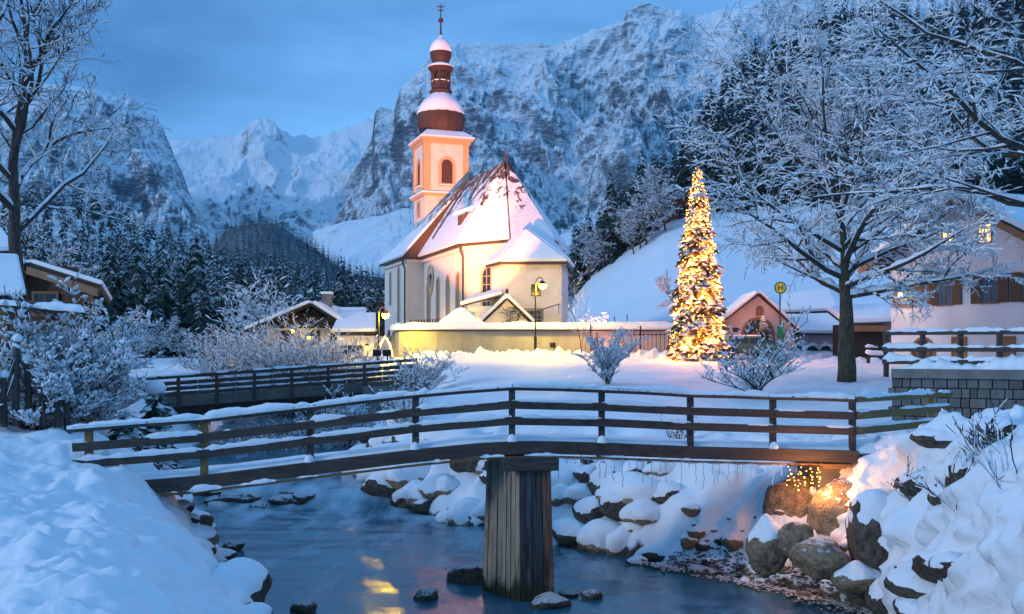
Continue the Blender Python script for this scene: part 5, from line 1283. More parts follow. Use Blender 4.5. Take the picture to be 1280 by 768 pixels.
for (p_, Y, h, lb) in ((70,58,10,'pale frosted tree rising behind the chalet roof'),(100,64,9,'second pale frosted tree behind the chalet roof, to the right'),(855,118,7,'frosted tree on the meadow behind the Christmas tree')):
    btree((p_-640)/F*Y, Y, h, lb, None)

# Christmas tree -------------------------------------------------------
xt = thing('christmas_tree', 'tall slim spruce covered in glowing warm fairy lights, between the wall and the gate building', 'christmas tree', (12.65,68,4.1))
XH, XR = 13.5, 1.95; xb = Vector((12.65, 68, gh(12.65, 68)))
cmb = conifer(401, 40, 16, Rr=XR/XH, sub=4, base=.03, slope=.55, jag=.9, pw=.72); 
v_ = np.concatenate(cmb.v)*XH+np.array(xb); c2 = MB(); c2.v = [v_]; c2.f = cmb.f; c2.n = len(v_); c2.mi = [0]*len(cmb.f)
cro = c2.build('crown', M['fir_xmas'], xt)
mb = MB(); mb.tube([xb, xb+Vector((0,0,XH*.97))], [.2,.02], 8); mb.build('trunk', M['bark'], xt)
fl = thing('fairy_lights', 'hundreds of warm yellow bulbs strung all over the Christmas tree', 'string lights', tuple(xb))
rest = MB(); cab = MB(); rnx = random.Random(5); prevp = None; cl_pts = []
NBULB = 1500
for i in range(NBULB):
    f = ((i+.5)/NBULB)**.78; f = 1-(1-i/NBULB)**.60; z = .25+XH*.965*f; r = (XR*(1-f)**.72*rnx.uniform(.62,1.02)+.10); a = i*2.399963+rnx.uniform(-.3,.3)
    q = xb+Vector((math.cos(a)*r, math.sin(a)*r, z)); s_ = .033*rnx.choice([.7,.9,1,1.25,1.7])
    ob = MB() if i % 15 == 0 and i//15 < 100 else rest
    ob.lathe(q, [(.001,-s_),(s_*.85,-s_*.5),(s_,0),(s_*.85,s_*.5),(.001,s_)], 6, cap=False)
    if ob is not rest: ob.build('bulb', M['bulb_hot'], fl)
    cl_pts.append(q)
o = rest.build('bulbs', M['bulb_hot'], fl); o['kind'] = 'stuff'
srt = sorted(cl_pts, key=lambda q: q.z); 
mbc = MB()
turns = []
for i in range(260):
    f = i/260; a = f*2*math.pi*13; r = XR*.85*(1-f)**.72+.06; turns.append(xb+Vector((math.cos(a)*r, math.sin(a)*r, .3+XH*.96*f)))
mbc.tube(turns, .012, 3); mbc.build('cable', M['iron'], fl)
for i in range(24):
    f = (i+.5)/24; a = -1.57+(i%5-2)*.62; r = XR*(1-f)**.72*1.02+.12
    l = bpy.data.lights.new('bulb_light', 'POINT'); l.energy = 215*(1.15-.75*f); l.color = (1, .27, .04); l.shadow_soft_size = .14
    lo = bpy.data.objects.new('bulb_light', l); C.objects.link(lo); lo.location = xb+Vector((math.cos(a)*r, math.sin(a)*r-.25, .5+XH*.94*f))
# small conifers on the left bank
def fir_near(name, label, x, y, h, R_, seed, tiers=22, nb=12):
    z = gh(x, y); t = thing(name, label, 'conifer', (x,y,z)); cm_ = conifer(seed, tiers, nb, Rr=R_/h, sub=4, jag=.9, slope=.5, pw=.5); v_ = np.concatenate(cm_.v)*h+np.array([x,y,z]); c2 = MB(); c2.v = [v_]; c2.f = cm_.f; c2.n = len(v_); c2.mi = [0]*len(cm_.f)
    co = c2.build('crown', M['fir'], t); mb = MB(); mb.tube([(x,y,z-.2),(x,y,z+h*.95)], [.09,.015], 7); mb.build('trunk', M['bark'], t)
    return t, co
t_, co_ = fir_near('young_spruce', 'dark young spruce with a snow bonnet, left of the road bridge', -8.35, 23.4, 2.3, .62, 501)
rc = random.Random(6)
def clumps(parent, x, y, z, h, R_, n, smin, smax):
    mb = MB()
    for i in range(n):
        f = rc.random()**.8; a = rc.uniform(0, 6.28); r = R_*(1-f)**.5*rc.uniform(.4,.95); c_ = Vector((x+math.cos(a)*r, y+math.sin(a)*r, z+h*(.12+.86*f))); s = rc.uniform(smin, smax)*(1.1-.4*f)
        mb.lathe(c_, [(.001,-s*.35),(s*.8,-s*.25),(s,0),(s*.75,s*.42),(.001,s*.6)], 8, cap=False, rz=a)
    mb.build('snow', M['snow_soft'], parent, smooth=True)
clumps(co_, -8.35, 23.4, gh(-8.35,23.4), 2.3, .62, 34, .05, .15)
mb = MB(); mb.lathe((-8.35,23.4,gh(-8.35,23.4)+2.12), [(.001,-.1),(.2,-.08),(.26,.05),(.18,.18),(.001,.24)], 12, cap=False); mb.build('snow_bonnet', M['snow_soft'], co_, smooth=True)
t_, co_ = fir_near('young_spruce', 'low dark spruce leaning under snow, below the young spruce at the water', -8.5, 22.2, 1.0, .7, 502, 12, 10); clumps(co_, -8.5, 22.2, gh(-8.5,22.2), 1.0, .7, 16, .06, .17)
# ------------------------------------------------------------------ road bridge upstream
rb = thing('road_bridge', 'snowy timber road bridge with planked parapet crossing the stream behind the footbridge', 'bridge', (-10, 48, 3))
A0, A1 = P(150, 476, 47), P(522, 450, 50)
def ab(f, dz=0, dy=0): q = A0.lerp(A1, f); return q+V3((0, dy, dz))
nP = 9
for lev, (dz, hh) in enumerate(((-.30,.19),(-.56,.19),(-.82,.19))):
    for i in range(nP-1):
        rail(rb, ab(i/(nP-1), dz), ab((i+1)/(nP-1)-.001, dz), .06, hh, M['rail'], True, 100+lev*11+i, sn=.07, gap=.15)
for i in range(nP-1):
    a, b_ = ab(i/(nP-1), 0, -.02), ab((i+1)/(nP-1), 0, -.02); mb = MB(); mb.tube([a, b_], .085, 8); o = mb.build('top_rail', M['rail'], rb); s = snowline(a+V3((0,0,.06)), b_+V3((0,0,.06)), .07, .07, 140+i, .3); 
    if s.n: s.build('snow', M['snow_soft'], o, smooth=True)
    mb = MB(); mb.beam(ab((i+.5)/(nP-1), -1.5, -.03), ab((i+.5)/(nP-1), .0, -.03), .14, .14, up=V3((0,1,0))); mb.build('post', M['rail'], rb)
for i in range(nP-1):
    mb = MB(); mb.beam(ab(i/(nP-1), -1.18, .05), ab((i+1)/(nP-1)-.0005, -1.18, .05), .1, .5); mb.build('fascia_board', plain('grey_fascia', (.20,.165,.14), (.10,.085,.075), 1.4, (.7,6,6)), rb)
mb = MB(); mb.beam(ab(-.05, -1.62, 2.6), ab(1.02, -1.5, 2.6), 5.0, .45); mb.build('deck', M['dark'], rb)
mb = MB(); mb.beam(ab(0, -1.30, 2.6), ab(1, -1.18, 2.6), 4.8, .16); mb.build('deck_snow', M['snow_soft'], rb)
mb = MB(); mb.box((-6.0, 51.5, 1.3), (2.6, 5.4, 3.6)); mb.build('abutment', M['concrete'], rb)
mb = MB(); mb.box((-17.3, 50.5, 1.2), (2.6, 5.2, 3.0)); mb.build('abutment', M['concrete'], rb)

# ------------------------------------------------------------------ farmhouse beyond the bridge
fh = thing('farmhouse', 'white farmhouse with dark broad gable and snowy roofs below the left forest', 'farmhouse', (-18, 88, 3.5))
Yf = 86; xl_, xr_ = P(322,0,Yf).x, P(436,0,Yf).x; xm = P(392,0,Yf).x; ze_, zp = P(0,413,Yf).z, P(0,383,Yf).z
mb = MB(); vs = [(xl_+.8,Yf,2.5),(xr_-.8,Yf,2.5),(xr_-.8,Yf,ze_+.3),(xm,Yf,zp-.3),(xl_+.8,Yf,ze_+.3)]; vs2 = [(x,y+11,z) for x,y,z in vs]
mb.add(vs+vs2, [(0,1,2,3,4),(9,8,7,6,5),(0,5,6,1),(1,6,7,2),(4,9,5,0)]); mb.build('wall', M['white_wall'], fh)
mb = MB(); mb.add([(xl_+.9,Yf-.03,ze_+.9),(xr_-.9,Yf-.03,ze_+.6),(xm,Yf-.03,zp-.35)], [(0,1,2)]); mb.build('gable_boarding', M['dark'], fh)
r_ = MB(); sb = MB()
for xe, s_ in ((xl_-.6,1),(xr_+.6,-1)):
    q = [V3((xm,Yf-1.4,zp)), V3((xm,Yf+12,zp)), V3((xe,Yf+12,ze_-.2)), V3((xe,Yf-1.4,ze_-.2))]; r_.slab(q, .22); sb.slab(q, .30, lift=.22)
ro = r_.build('roof', M['dark'], fh); sb.build('snow', M['roofsnow'], ro, bevel=.08)
mb = MB(); mb.box((xm+.6,Yf+3,zp+.45), (.8,.8,1.5)); c_ = mb.build('chimney', M['concrete'], ro); mb = MB(); mb.box((xm+.6,Yf+3,zp+1.3), (1.0,1.0,.22)); mb.build('snow', M['roofsnow'], c_, bevel=.06)
for xx in (xm-2.4, xm, xm+2.0): window(fh, V3((xx,Yf-.01,5.3)), (1,0,0), .9, 1.1, arch=False, fw=.1, mats=M['shutter'], pane=M['glass'], nrm=V3((0,-1,0)), bars=(1,1))
mb = MB(); mb.box((xm-.3,Yf-.5,6.75), (5.4,1.0,.12)); mb.box((xm-.3,Yf-.95,7.2), (5.4,.08,.7)); mb.build('balcony', M['dark'], fh)
# the side wing with the wide snowy roof
fb2 = thing('barn', 'long white barn under a wide sloping snow roof, between the farmhouse and the street lamp', 'barn', (-12, 86, 3.5))
q0, q1, q2, q3 = P(415,419,82), P(470,418,82), P(470,398,87), P(425,398,87)
mb = MB(); mb.slab([q0,q1,q2,q3], .2); ro = mb.build('roof', M['dark'], fb2); mb = MB(); mb.slab([q0,q1,q2,q3], .35, lift=.2); mb.build('snow', M['roofsnow'], ro, bevel=.1)
q4, q5 = P(458,388,92), P(424,388,92)
mb = MB(); mb.slab([P(424,398,88),P(457,398,88),q4,q5], .3); mb.build('upper_roof_snow', M['roofsnow'], fb2, bevel=.08)
mb = MB(); mb.prism([(q0.x+.3,82.5),(q1.x-.2,82.5),(q1.x-.2,92),(q0.x+.3,92)], 2.5, q0.z-.05); mb.build('wall', M['white_wall'], fb2)
for pp in (432, 446): window(fb2, V3((P(pp,0,82.5).x,82.49,4.2)), (1,0,0), .8, .9, arch=False, fw=.1, mats=M['shutter'], pane=M['glass'], nrm=V3((0,-1,0)))
def wall_lamp(px_, py_, Y, label, e_=130, r=.14):
    q = P(px_, py_, Y); t = thing('wall_lamp', label, 'lamp', tuple(q)); mb = MB(); mb.tube([q+V3((0,.35,.3)), q+V3((0,0,.34))], .03, 6); mb.lathe(q, [(.03,.36),(.2,.2),(.22,.12)], 10); mb.build('bracket', M['iron'], t)
    mb = MB(); mb.lathe(q, [(.03,-.18),(r,-.08),(r,.08),(.04,.12)], 10); mb.build('lamp_glass', M['lamp_wall'], t)
    l = bpy.data.lights.new('lamp_light', 'POINT'); l.energy = e_; l.color = (1,.72,.28); l.shadow_soft_size = .15; lo = bpy.data.objects.new('lamp_light', l); C.objects.link(lo); lo.location = q-V3((0,.45,.1))
wall_lamp(366, 414, 85.2, 'left one of the two yellow lamps under the farmhouse gable', 16)
wall_lamp(386, 422, 85.2, 'right one of the two yellow lamps under the farmhouse gable', 16)
wall_lamp(459, 435, 82.0, 'yellow lamp at the right corner of the barn wall', 60)
# ramp and stair beside the church foot
rp_ = thing('ramp_wall', 'dark stone ramp wall with snowy curved handrail climbing to the church foot', 'ramp', (-11, 76, 3.5))
mb = MB(); mb.add([P(487,447,76),P(503,447,75),P(503,412,80),P(490,416,80),P(487,447,78),P(503,447,79),P(503,412,84),P(490,416,84)], [(0,1,2,3),(7,6,5,4),(0,3,7,4),(1,5,6,2),(3,2,6,7),(0,4,5,1)]); mb.build('ramp_body', M['concrete'], rp_)
mb = MB(); mb.tube([P(470,447,74),P(476,430,74),P(481,421,75),P(487,430,74.5),P(491,447,74)], .09, 8); mb.build('rail', M['snow_soft'], rp_, smooth=True)

# ------------------------------------------------------------------ chalet and pergola at the left edge
chl = thing('chalet', 'dark wooden chalet with deep snowy eaves above the left bank hedge', 'chalet', (-19, 36, 3.5))
a_, b_ = P(36,337,36), P(121,364,33.5); c2_, d2_ = P(20,330,44), P(136,372,40)
q = [P(36,334,36), P(124,362,33.5), P(137,381,42), P(20,334,46)]
mb = MB(); mb.slab(q, .16); ro = mb.build('roof', M['dark'], chl); mb = MB(); mb.slab(q, .17, lift=.16); mb.build('snow', M['roofsnow'], ro, bevel=.06)
mb = MB(); mb.beam(P(34,338,35.9), P(123,366,33.4), .08, .26); mb.build('bargeboard', M['frame'], ro)
q2_ = [P(36,334,36), P(20,334,46), P(-60,362,46), P(-70,372,36)]
mb = MB(); mb.slab(q2_, .16); ro2 = mb.build('roof', M['dark'], chl); mb = MB(); mb.slab(q2_, .17, lift=.16); mb.build('snow', M['roofsnow'], ro2, bevel=.06)
mb = MB(); mb.add([P(-30,440,37.5),P(104,440,35.6),P(104,366,35.6),P(38,342,37),P(-30,362,37.5),P(-30,440,46),P(104,440,43),P(104,374,43),P(30,340,46),P(-30,362,46)], [(0,1,2,3,4),(9,8,7,6,5),(0,5,6,1),(1,6,7,2),(4,9,5,0)])
mb.build('wall', plain('chalet_boards', (.11,.055,.03), (.05,.028,.018), 1.2, (8,8,.5), .8, .6, .02), chl)
for pp in (58, 88): window(chl, P(pp,392,36.2)-V3((0,.05,0)), (1,-.05,0), .8, .7, arch=False, fw=.1, mats=M['frame'], pane=M['glass'], nrm=V3((0,-1,0)), bars=(1,0))
for pp, py_ in ((84,352),(112,364)):
    mb = MB(); mb.beam(P(pp,py_+2,35), P(pp,py_+14,35), .16, .14, up=V3((0,1,0))); mb.build('purlin_end', M['frame'], chl)
hh_ = thing('neighbour_house', 'snow-covered roof of a house peeking in at the left edge above the pergola', 'house', (-25, 48, 5))
q = [P(-40,322,48), P(20,319,48), P(4,296,54), P(-40,290,54)]; mb = MB(); mb.slab(q, .2); ro = mb.build('roof', M['dark'], hh_); mb = MB(); mb.slab(q, .3, lift=.2); mb.build('snow', M['roofsnow'], ro, bevel=.08)
mb = MB(); mb.prism([(P(-40,0,48.5).x,48.5),(P(14,0,48.5).x,48.5),(P(14,0,48.5).x,56),(P(-40,0,48.5).x,56)], 3, P(0,321,48.5).z); mb.build('wall', M['dark'], hh_)
pg = thing('pergola', 'wooden shelter with a sloping snow-covered roof and snowy rafters at the left edge', 'pergola', (-11.5, 22.5, 3.5))
q = [P(-40,375,22), P(34,374,22), P(24,327,25), P(-40,325,25)]; mb = MB(); mb.slab(q, .07); ro = mb.build('roof', M['dark'], pg); mb = MB(); mb.slab(q, .14, lift=.07); mb.build('snow', M['roofsnow'], ro, bevel=.05)
mb = MB(); a, b_ = P(-40,379,21.9), P(106,392,21.5); mb.beam(a, P(34,378,21.9), .1, .1); mb.tube([P(34,378,21.9), P(70,382,21.7), P(104,391,21.5)], .05, 6); be_ = mb.build('eaves_beam', M['rail'], pg); s = snowline(P(-40,376,21.9), P(106,389,21.5), .09, .11, 7, 0); s.build('snow', M['snow_soft'], be_, smooth=True)
for k in range(7):
    mb = MB(); a = P(12+k*11,379+k*1.6,21.8); b_ = P(26+k*12,391+k*1.2,24.0); mb.beam(a, b_, .05, .08); o = mb.build('rafter', M['rail'], pg); s = snowline(a+V3((0,0,.04)), b_+V3((0,0,.04)), .035, .05, k, .2); 
    if s.n: s.build('snow', M['snow_soft'], o, smooth=True)
for pp, Y, m_ in ((5,21.9,M['rail_yel']),(30,23.5,M['rail'])):
    mb = MB(); mb.beam(V3((P(pp,0,Y).x,Y,gh(P(pp,0,Y).x,Y)-.3)), P(pp,379,Y), .19, .19, up=V3((0,1,0))); mb.build('post', m_, pg, bevel=.01)
gf = thing('garden_fence', 'rough wooden garden fence with little snow caps in front of the pergola', 'fence', (-10.5, 20.5, 3.5))
rg_ = random.Random(4)
pts_f = []
for i, (pp, top, bot) in enumerate(((-6,452,512),(6,470,520),(22,425,500),(33,450,508),(53,462,520),(72,478,520),(86,492,530))):
    Y = 20.3+.1*i; a, b_ = P(pp,top,Y), P(pp+rg_.uniform(-3,3),bot+14,Y); mb = MB(); mb.tube([b_, a.lerp(b_,.5)+V3((rg_.uniform(-.03,.03),0,0)), a], [.075,.065,.05], 6); o = mb.build('post', M['bark'], gf)
    mb = MB(); mb.lathe(a, [(.05,-.04),(.10,.0),(.09,.08),(.02,.13)], 9); mb.build('snow', M['snow_soft'], o, smooth=True); pts_f.append(a)
for k, dz in ((0,-.25),(1,-.55)):
    for i in range(len(pts_f)-1):
        a, b_ = pts_f[i]+V3((0,0,dz)), pts_f[i+1]+V3((0,0,dz)); rail(gf, a, b_, .04, .08, M['rail'], True, 300+i+k*9, sn=.07, gap=.0)

# ------------------------------------------------------------------ gate building with the arch, bus stop, car
gb = thing('gatehouse', 'small pink gabled gatehouse with round arch, between the Christmas tree and the big bare tree', 'gatehouse', (17.5,72,4))
Yg = 72; gx = [P(906,0,Yg).x, P(993,0,Yg).x]; gm2 = P(947.5,0,Yg).x; zpk = P(0,368,Yg).z; zev = P(0,402,Yg).z
mb = MB(); vs = [(gx[0],Yg,3.5),(gx[1],Yg,3.5),(gx[1],Yg,zev-.5),(gm2,Yg,zpk-.1),(gx[0],Yg,zev)]; vs2 = [(x,y+3,z) for x,y,z in vs]
mb.add(vs+vs2, [(0,1,2,3,4),(9,8,7,6,5),(0,5,6,1),(1,6,7,2),(4,9,5,0)]); mb.build('wall', M['pink'], gb)
mb = MB(); sb = MB()
for xe, zz_ in ((gx[0]-.35, zev-.2),(gx[1]+.35, zev-.85)):
    q = [V3((gm2,Yg-.35,zpk)), V3((gm2,Yg+3.2,zpk)), V3((xe,Yg+3.2,zz_)), V3((xe,Yg-.35,zz_))]; mb.slab(q, .09); sb.slab(q, .24, lift=.09)
ro = mb.build('roof', M['shingle'], gb); sb.build('snow', M['roofsnow'], ro, bevel=.07)
window(gb, V3((gm2,Yg-.01,3.7)), (1,0,0), 2.0, 3.3, fw=.22, mats=M['frame'], pane=plain('painted_arch_shade', (.06,.06,.07), (.03,.03,.04), 3), name='arch', nrm=V3((0,-1,0)))  # flat dark pane, the shade inside the arch is painted on it
window(gb, V3((gm2+.1,Yg-.01,7.35)), (1,0,0), .42, .62, fw=.06, mats=M['frame'], pane=M['frame'], name='niche', nrm=V3((0,-1,0)))
mb = MB(); c_ = V3((P(919.5,0,Yg).x,Yg-.03,6.3)); mb.add([c_+V3((.30*math.cos(a),0,.17*math.sin(a))) for a in [2*math.pi*k/20 for k in range(20)]], [tuple(range(20))]); mb.build('oval_plaque', M['pipe'], gb)
def fir_small(name, label, x, y, h, R_, seed, cat='conifer'):
    t_, co_ = fir_near(name, label, x, y, h, R_, seed, 14, 10); clumps(co_, x, y, gh(x, y), h, R_, 22, .08, .22)
fir_small('garden_spruce', 'small snowy spruce standing in front of the gatehouse arch', gm2+.05, Yg-1.2, 2.9, .95, 511)
bs = thing('bus_stop_sign', 'bus stop sign: green-rimmed yellow disc with green H on a thin pole, beside the gatehouse', 'sign', (18.6,69,4.2))
Yb = 69; q = P(975,360,Yb); gz_ = gh(q.x, Yb)
mb = MB(); mb.tube([(q.x,Yb,gz_-.3),(q.x,Yb,q.z+.3)], .045, 8); mb.build('pole', M['iron'], bs)
SGN_G = plain('sign_green', (.02,.20,.07), (.018,.17,.06), 3, rough=.5); SGN_Y = plain('sign_yellow', (.72,.55,.05), (.66,.5,.05), 3, rough=.5)
mb = MB(); n=28
def dsk(mb, r, y): mb.add([(q.x+r*math.cos(2*math.pi*k/n), y, q.z+r*math.sin(2*math.pi*k/n)) for k in range(n)]+[(q.x+r*math.cos(2*math.pi*k/n), y+.03, q.z+r*math.sin(2*math.pi*k/n)) for k in range(n)], [tuple(range(n)), tuple(reversed(range(n,2*n)))]+[(k,(k+1)%n,n+(k+1)%n,n+k) for k in range(n)])
dsk(mb, .42, Yb-.08); d0 = mb.build('disc', SGN_Y, bs)
mb = MB(); 
for k in range(n):
    a, b2 = 2*math.pi*k/n, 2*math.pi*(k+1)/n; mb.add([(q.x+r*math.cos(t_), Yb-.10, q.z+r*math.sin(t_)) for r, t_ in ((.33,a),(.43,a),(.43,b2),(.33,b2))], [(0,1,2,3)])
mb.build('rim', SGN_G, d0)
mb = MB(); mb.box((q.x-.13,Yb-.095,q.z), (.085,.02,.40)); mb.box((q.x+.13,Yb-.095,q.z), (.085,.02,.40)); mb.box((q.x,Yb-.093,q.z), (.19,.02,.085)); mb.build('letter_h', SGN_G, d0)
mb = MB(); mb.box((q.x+.0,Yb-.14,P(0,414,Yb).z), (.46,.20,1.05)); mb.build('timetable_box', SGN_G, bs, bevel=.02)
# parked car half hidden behind the ploughed snow
car = thing('parked_car', 'dark green parked car half hidden behind heaped snow in front of the gatehouse', 'car', (16.5,68.5,4))
cx0, cY, cz = P(936,0,68.6).x, 68.9, 4.35; 
prof = [(-2.15,.25),(-2.1,.75),(-1.6,.88),(-.95,1.38),(.75,1.42),(1.35,.98),(2.05,.88),(2.15,.35),(2.1,.25)]
mb = MB(); n = len(prof); vs = [(cx0+x,cY-.82,cz+z) for x,z in prof]+[(cx0+x,cY+.82,cz+z) for x,z in prof]; mb.add(vs, [tuple(range(n)), tuple(reversed(range(n,2*n)))]+[(i,(i+1)%n,n+(i+1)%n,n+i)[::-1] for i in range(n)])
bd2 = mb.build('body', plain('car_paint', (.05,.12,.10), (.04,.10,.085), 2, rough=.3, bs=.02), car, bevel=.07)
for x0, x1, x2, x3 in ((-1.45,-.95,-.15,-.15),(-.02,-.02,.68,1.15)):
    mb = MB(); mb.add([(cx0+x0,cY-.835,cz+.93),(cx0+x3,cY-.835,cz+.95),(cx0+x2,cY-.835,cz+1.32),(cx0+x1,cY-.835,cz+1.30)], [(0,1,2,3)]); mb.build('window', M['glass'], car)
for x in (-1.35, 1.35):
    mb = MB(); w_ = [(.33*math.cos(2*math.pi*k/18), .33*math.sin(2*math.pi*k/18)) for k in range(18)]; mb.add([(cx0+x+a, cY-.86, cz+.3+b_) for a,b_ in w_]+[(cx0+x+a, cY-.62, cz+.3+b_) for a,b_ in w_], [tuple(range(18)), tuple(reversed(range(18,36)))]+[(k,(k+1)%18,18+(k+1)%18,18+k) for k in range(18)]); mb.build('wheel', M['dark'], car)
mb = MB(); mb.box((cx0-.1,cY,cz+1.48), (1.7,1.5,.12)); mb.build('snow', M['snow_soft'], car, bevel=.05)
mb = MB(); mb.box((cx0+2.1,cY-.6,cz+.7), (.12,.3,.16)); mb.build('headlight', M['plaster_grey'], car, bevel=.03)
# arcade wall with wreaths, right of the gatehouse
aw = thing('arcade_wall', 'low pinkish wall with small round niches under a thick snow roof, left of the big tree trunk', 'wall', (21,75,4))
Ya = 76; xa0, xa1 = P(985,0,Ya).x, P(1112,0,Ya).x
mb = MB(); mb.box(((xa0+xa1)/2,Ya+.3,4.6), (xa1-xa0,.6,2.9)); mb.build('wall_body', M['pink'], aw)
q_ = [V3((xa0-.2,Ya-.5,5.95)),V3((xa1-3.3,Ya-.5,5.95)),V3((xa1-3.3,Ya+1.6,7.3)),V3((xa0-.2,Ya+1.6,7.3))]
mb = MB(); mb.slab(q_, .12); ro = mb.build('roof', M['shingle'], aw); mb = MB(); mb.slab(q_, .32, lift=.12); mb.build('snow', M['roofsnow'], ro, bevel=.1)
q_ = [V3((xa0-.2,Ya+1.8,7.6)),V3((xa1-3.3,Ya+1.8,7.75)),V3((xa1-3.3,Ya+4.2,9.4)),V3((xa0+.8,Ya+4.2,9.0))]
mb = MB(); mb.slab(q_, .12); ro = mb.build('upper_roof', M['shingle'], aw); mb = MB(); mb.slab(q_, .35, lift=.12); mb.build('snow', M['roofsnow'], ro, bevel=.1)
mb = MB(); mb.box(((xa0+xa1-3.3)/2,Ya+2.9,6.2), (xa1-xa0-3.6,2.0,2.8)); mb.build('upper_wall', M['pink'], aw)
for pp in (997, 1015, 1032, 1046):
    xx = P(pp,0,Ya).x; f_ = window(aw, V3((xx,Ya-.01,3.9)), (1,0,0), .75, 1.25, fw=.12, mats=M['shutter'], pane=plain('niche_green', (.03,.07,.05), (.06,.05,.04), 5), name='niche', nrm=V3((0,-1,0)))
    mb = MB(); mb.tube([(xx-.5,Ya-.1,4.85),(xx-.35,Ya-.12,5.15),(xx,Ya-.12,5.3),(xx+.35,Ya-.12,5.15),(xx+.5,Ya-.1,4.85)], [.05,.12,.15,.12,.05], 7); mb.build('snow', M['snow_soft'], f_, smooth=True)
# dark shed
sh = thing('shed', 'dark open shed with brown eaves and snow roof, right behind the big tree trunk', 'shed', (25,72,4))
Ys = 70; x0, x1 = P(1058,0,Ys).x, P(1125,0,Ys).x
mb = MB(); mb.box(((x0+x1)/2,Ys+1.5,5.0), (x1-x0,3,3.3)); mb.build('wall', M['dark'], sh)
q_ = [V3((x0-.3,Ys-.4,6.55)),V3((x1+.3,Ys-.4,6.7)),V3((x1+.3,Ys+3.4,7.8)),V3((x0-.3,Ys+3.4,7.6))]
mb = MB(); mb.slab(q_, .12); ro = mb.build('roof', M['shingle'], sh); mb = MB(); mb.slab(q_, .42, lift=.12); mb.build('snow', M['roofsnow'], ro, bevel=.12)
mb = MB(); mb.box(((x0+x1)/2,Ys-.42,6.35), (x1-x0+.5,.1,.42)); mb.build('eaves_board', M['frame'], sh)
mb = MB(); mb.box((x1-.45,Ys-.03,5.0), (.9,.06,2.6)); mb.build('brick_pier', plain('brick_brown', (.28,.13,.09), (.18,.09,.06), 4), sh)
bn = thing('garden_bench', 'snow-heaped dark bench standing in front of the dark shed', 'bench', (23,66,4.3))
bxc = P(1097,0,64).x; bzz = gh(bxc, 64)
mb = MB(); mb.box((bxc,64,bzz+.5), (1.4,.5,.08)); mb.build('seat', M['dark'], bn); mb = MB(); mb.box((bxc,64.25,bzz+.85), (1.4,.06,.4)); mb.build('backrest', M['dark'], bn)
for dx in (-.6,.6): mb = MB(); mb.box((bxc+dx,64,bzz+.22), (.08,.45,.5)); mb.build('leg', M['dark'], bn)
mb = MB(); mb.tube([(bxc-.75,64,bzz+.85),(bxc-.4,64,bzz+.72),(bxc+.4,64,bzz+.68),(bxc+.75,64,bzz+.7)], [.12,.2,.2,.12], 8); mb.tube([(bxc-.7,64.25,bzz+1.15),(bxc-.5,64.25,bzz+1.2),(bxc+.1,64.25,bzz+1.1)], [.06,.13,.06], 7); mb.build('snow', M['snow_soft'], bn, smooth=True)

# ------------------------------------------------------------------ white house on the right
hs = thing('white_house', 'white rendered house with brown shuttered windows and snowy gable roof at the right edge', 'house', (22,55,4.3))
Ah, Bh = V3((22.0,58,0)), V3((26.4,49,0)); wd = (Bh-Ah).normalized(); wn = V3((wd.y,-wd.x,0)); bk = -wn; Lh = (Bh-Ah).length
def hp_(s, d, z): return Ah+wd*s+bk*d+V3((0,0,z))
zl_, zr2, zpk2 = 10.1, 10.1, 12.9
mb = MB(); q = [hp_(0,0,3.5),hp_(Lh,0,3.5),hp_(Lh,0,zl_),hp_(Lh/2,0,zpk2),hp_(0,0,zl_)]; q2 = [v+bk*11 for v in q]
mb.add(q+q2, [(0,1,2,3,4),(9,8,7,6,5),(0,5,6,1),(1,6,7,2),(4,9,5,0)]); mb.build('wall', M['white_wall'], hs)
r_ = MB(); sb = MB()
for s_ in (-1.3, Lh+1.3):
    zz_ = zl_-1.3*(zpk2-zl_)/(Lh/2); q = [hp_(Lh/2,-1.2,zpk2+.05),hp_(Lh/2,12,zpk2+.05),hp_(s_,12,zz_+.05),hp_(s_,-1.2,zz_+.05)]; r_.slab(q, .2); sb.slab(q, .38, lift=.2)
ro = r_.build('roof', M['dark'], hs); sb.build('snow', M['roofsnow'], ro, bevel=.1)
mb = MB()
for s_ in (-1.3, Lh+1.3): zz_ = zl_-1.3*(zpk2-zl_)/(Lh/2); mb.beam(hp_(Lh/2,-1.22,zpk2+.02), hp_(s_,-1.22,zz_+.02), .08, .34)
mb.build('bargeboard', M['frame'], ro)
for k in range(2): mb = MB(); mb.box(hp_(1.2+k*(Lh-2.4),-.55,zl_+.55), (.2,1.0,.24), rz=math.atan2(wn.y,wn.x)+math.pi/2); mb.build('purlin', M['frame'], hs)
def shut(s, z, w, h, lit=False):
    f_ = window(hs, hp_(s,0,z), wd, w, h, arch=False, fw=.07, mats=M['frame'], pane=M['lit_window'] if lit else plain('blue_glass', (.10,.13,.17), (.05,.07,.10), 2, rough=.2), bars=(1,0), nrm=wn)
    for sg in (-1, 1):
        mb = MB(); mb.box(hp_(s+sg*(w/2+.36),-.06,z+h/2+.05), (.60,.05,h+.14), rz=math.atan2(wd.y,wd.x)); mb.build('shutter', M['shutter'], hs)
for i, s in enumerate((1.3, 3.75, 6.6, 8.95)): shut(s, 7.35, .95, 1.35)
for s in (4.0, 6.3):
    window(hs, hp_(s,0,10.55), wd, .7, .9, arch=False, fw=.08, mats=M['frame'], pane=M['lit_window'], nrm=wn, label='glowing attic window', bars=(1,1))
window(hs, hp_(2.3,0,3.6), wd, 1.5, 1.9, fw=.12, mats=M['frame'], pane=M['shutter'], name='arched_door', nrm=wn, bars=(3,0))
for s in (4.7, 7.6): window(hs, hp_(s,0,3.6), wd, .8, 1.9, arch=False, fw=.1, mats=M['frame'], pane=M['frame'], name='door', nrm=wn)
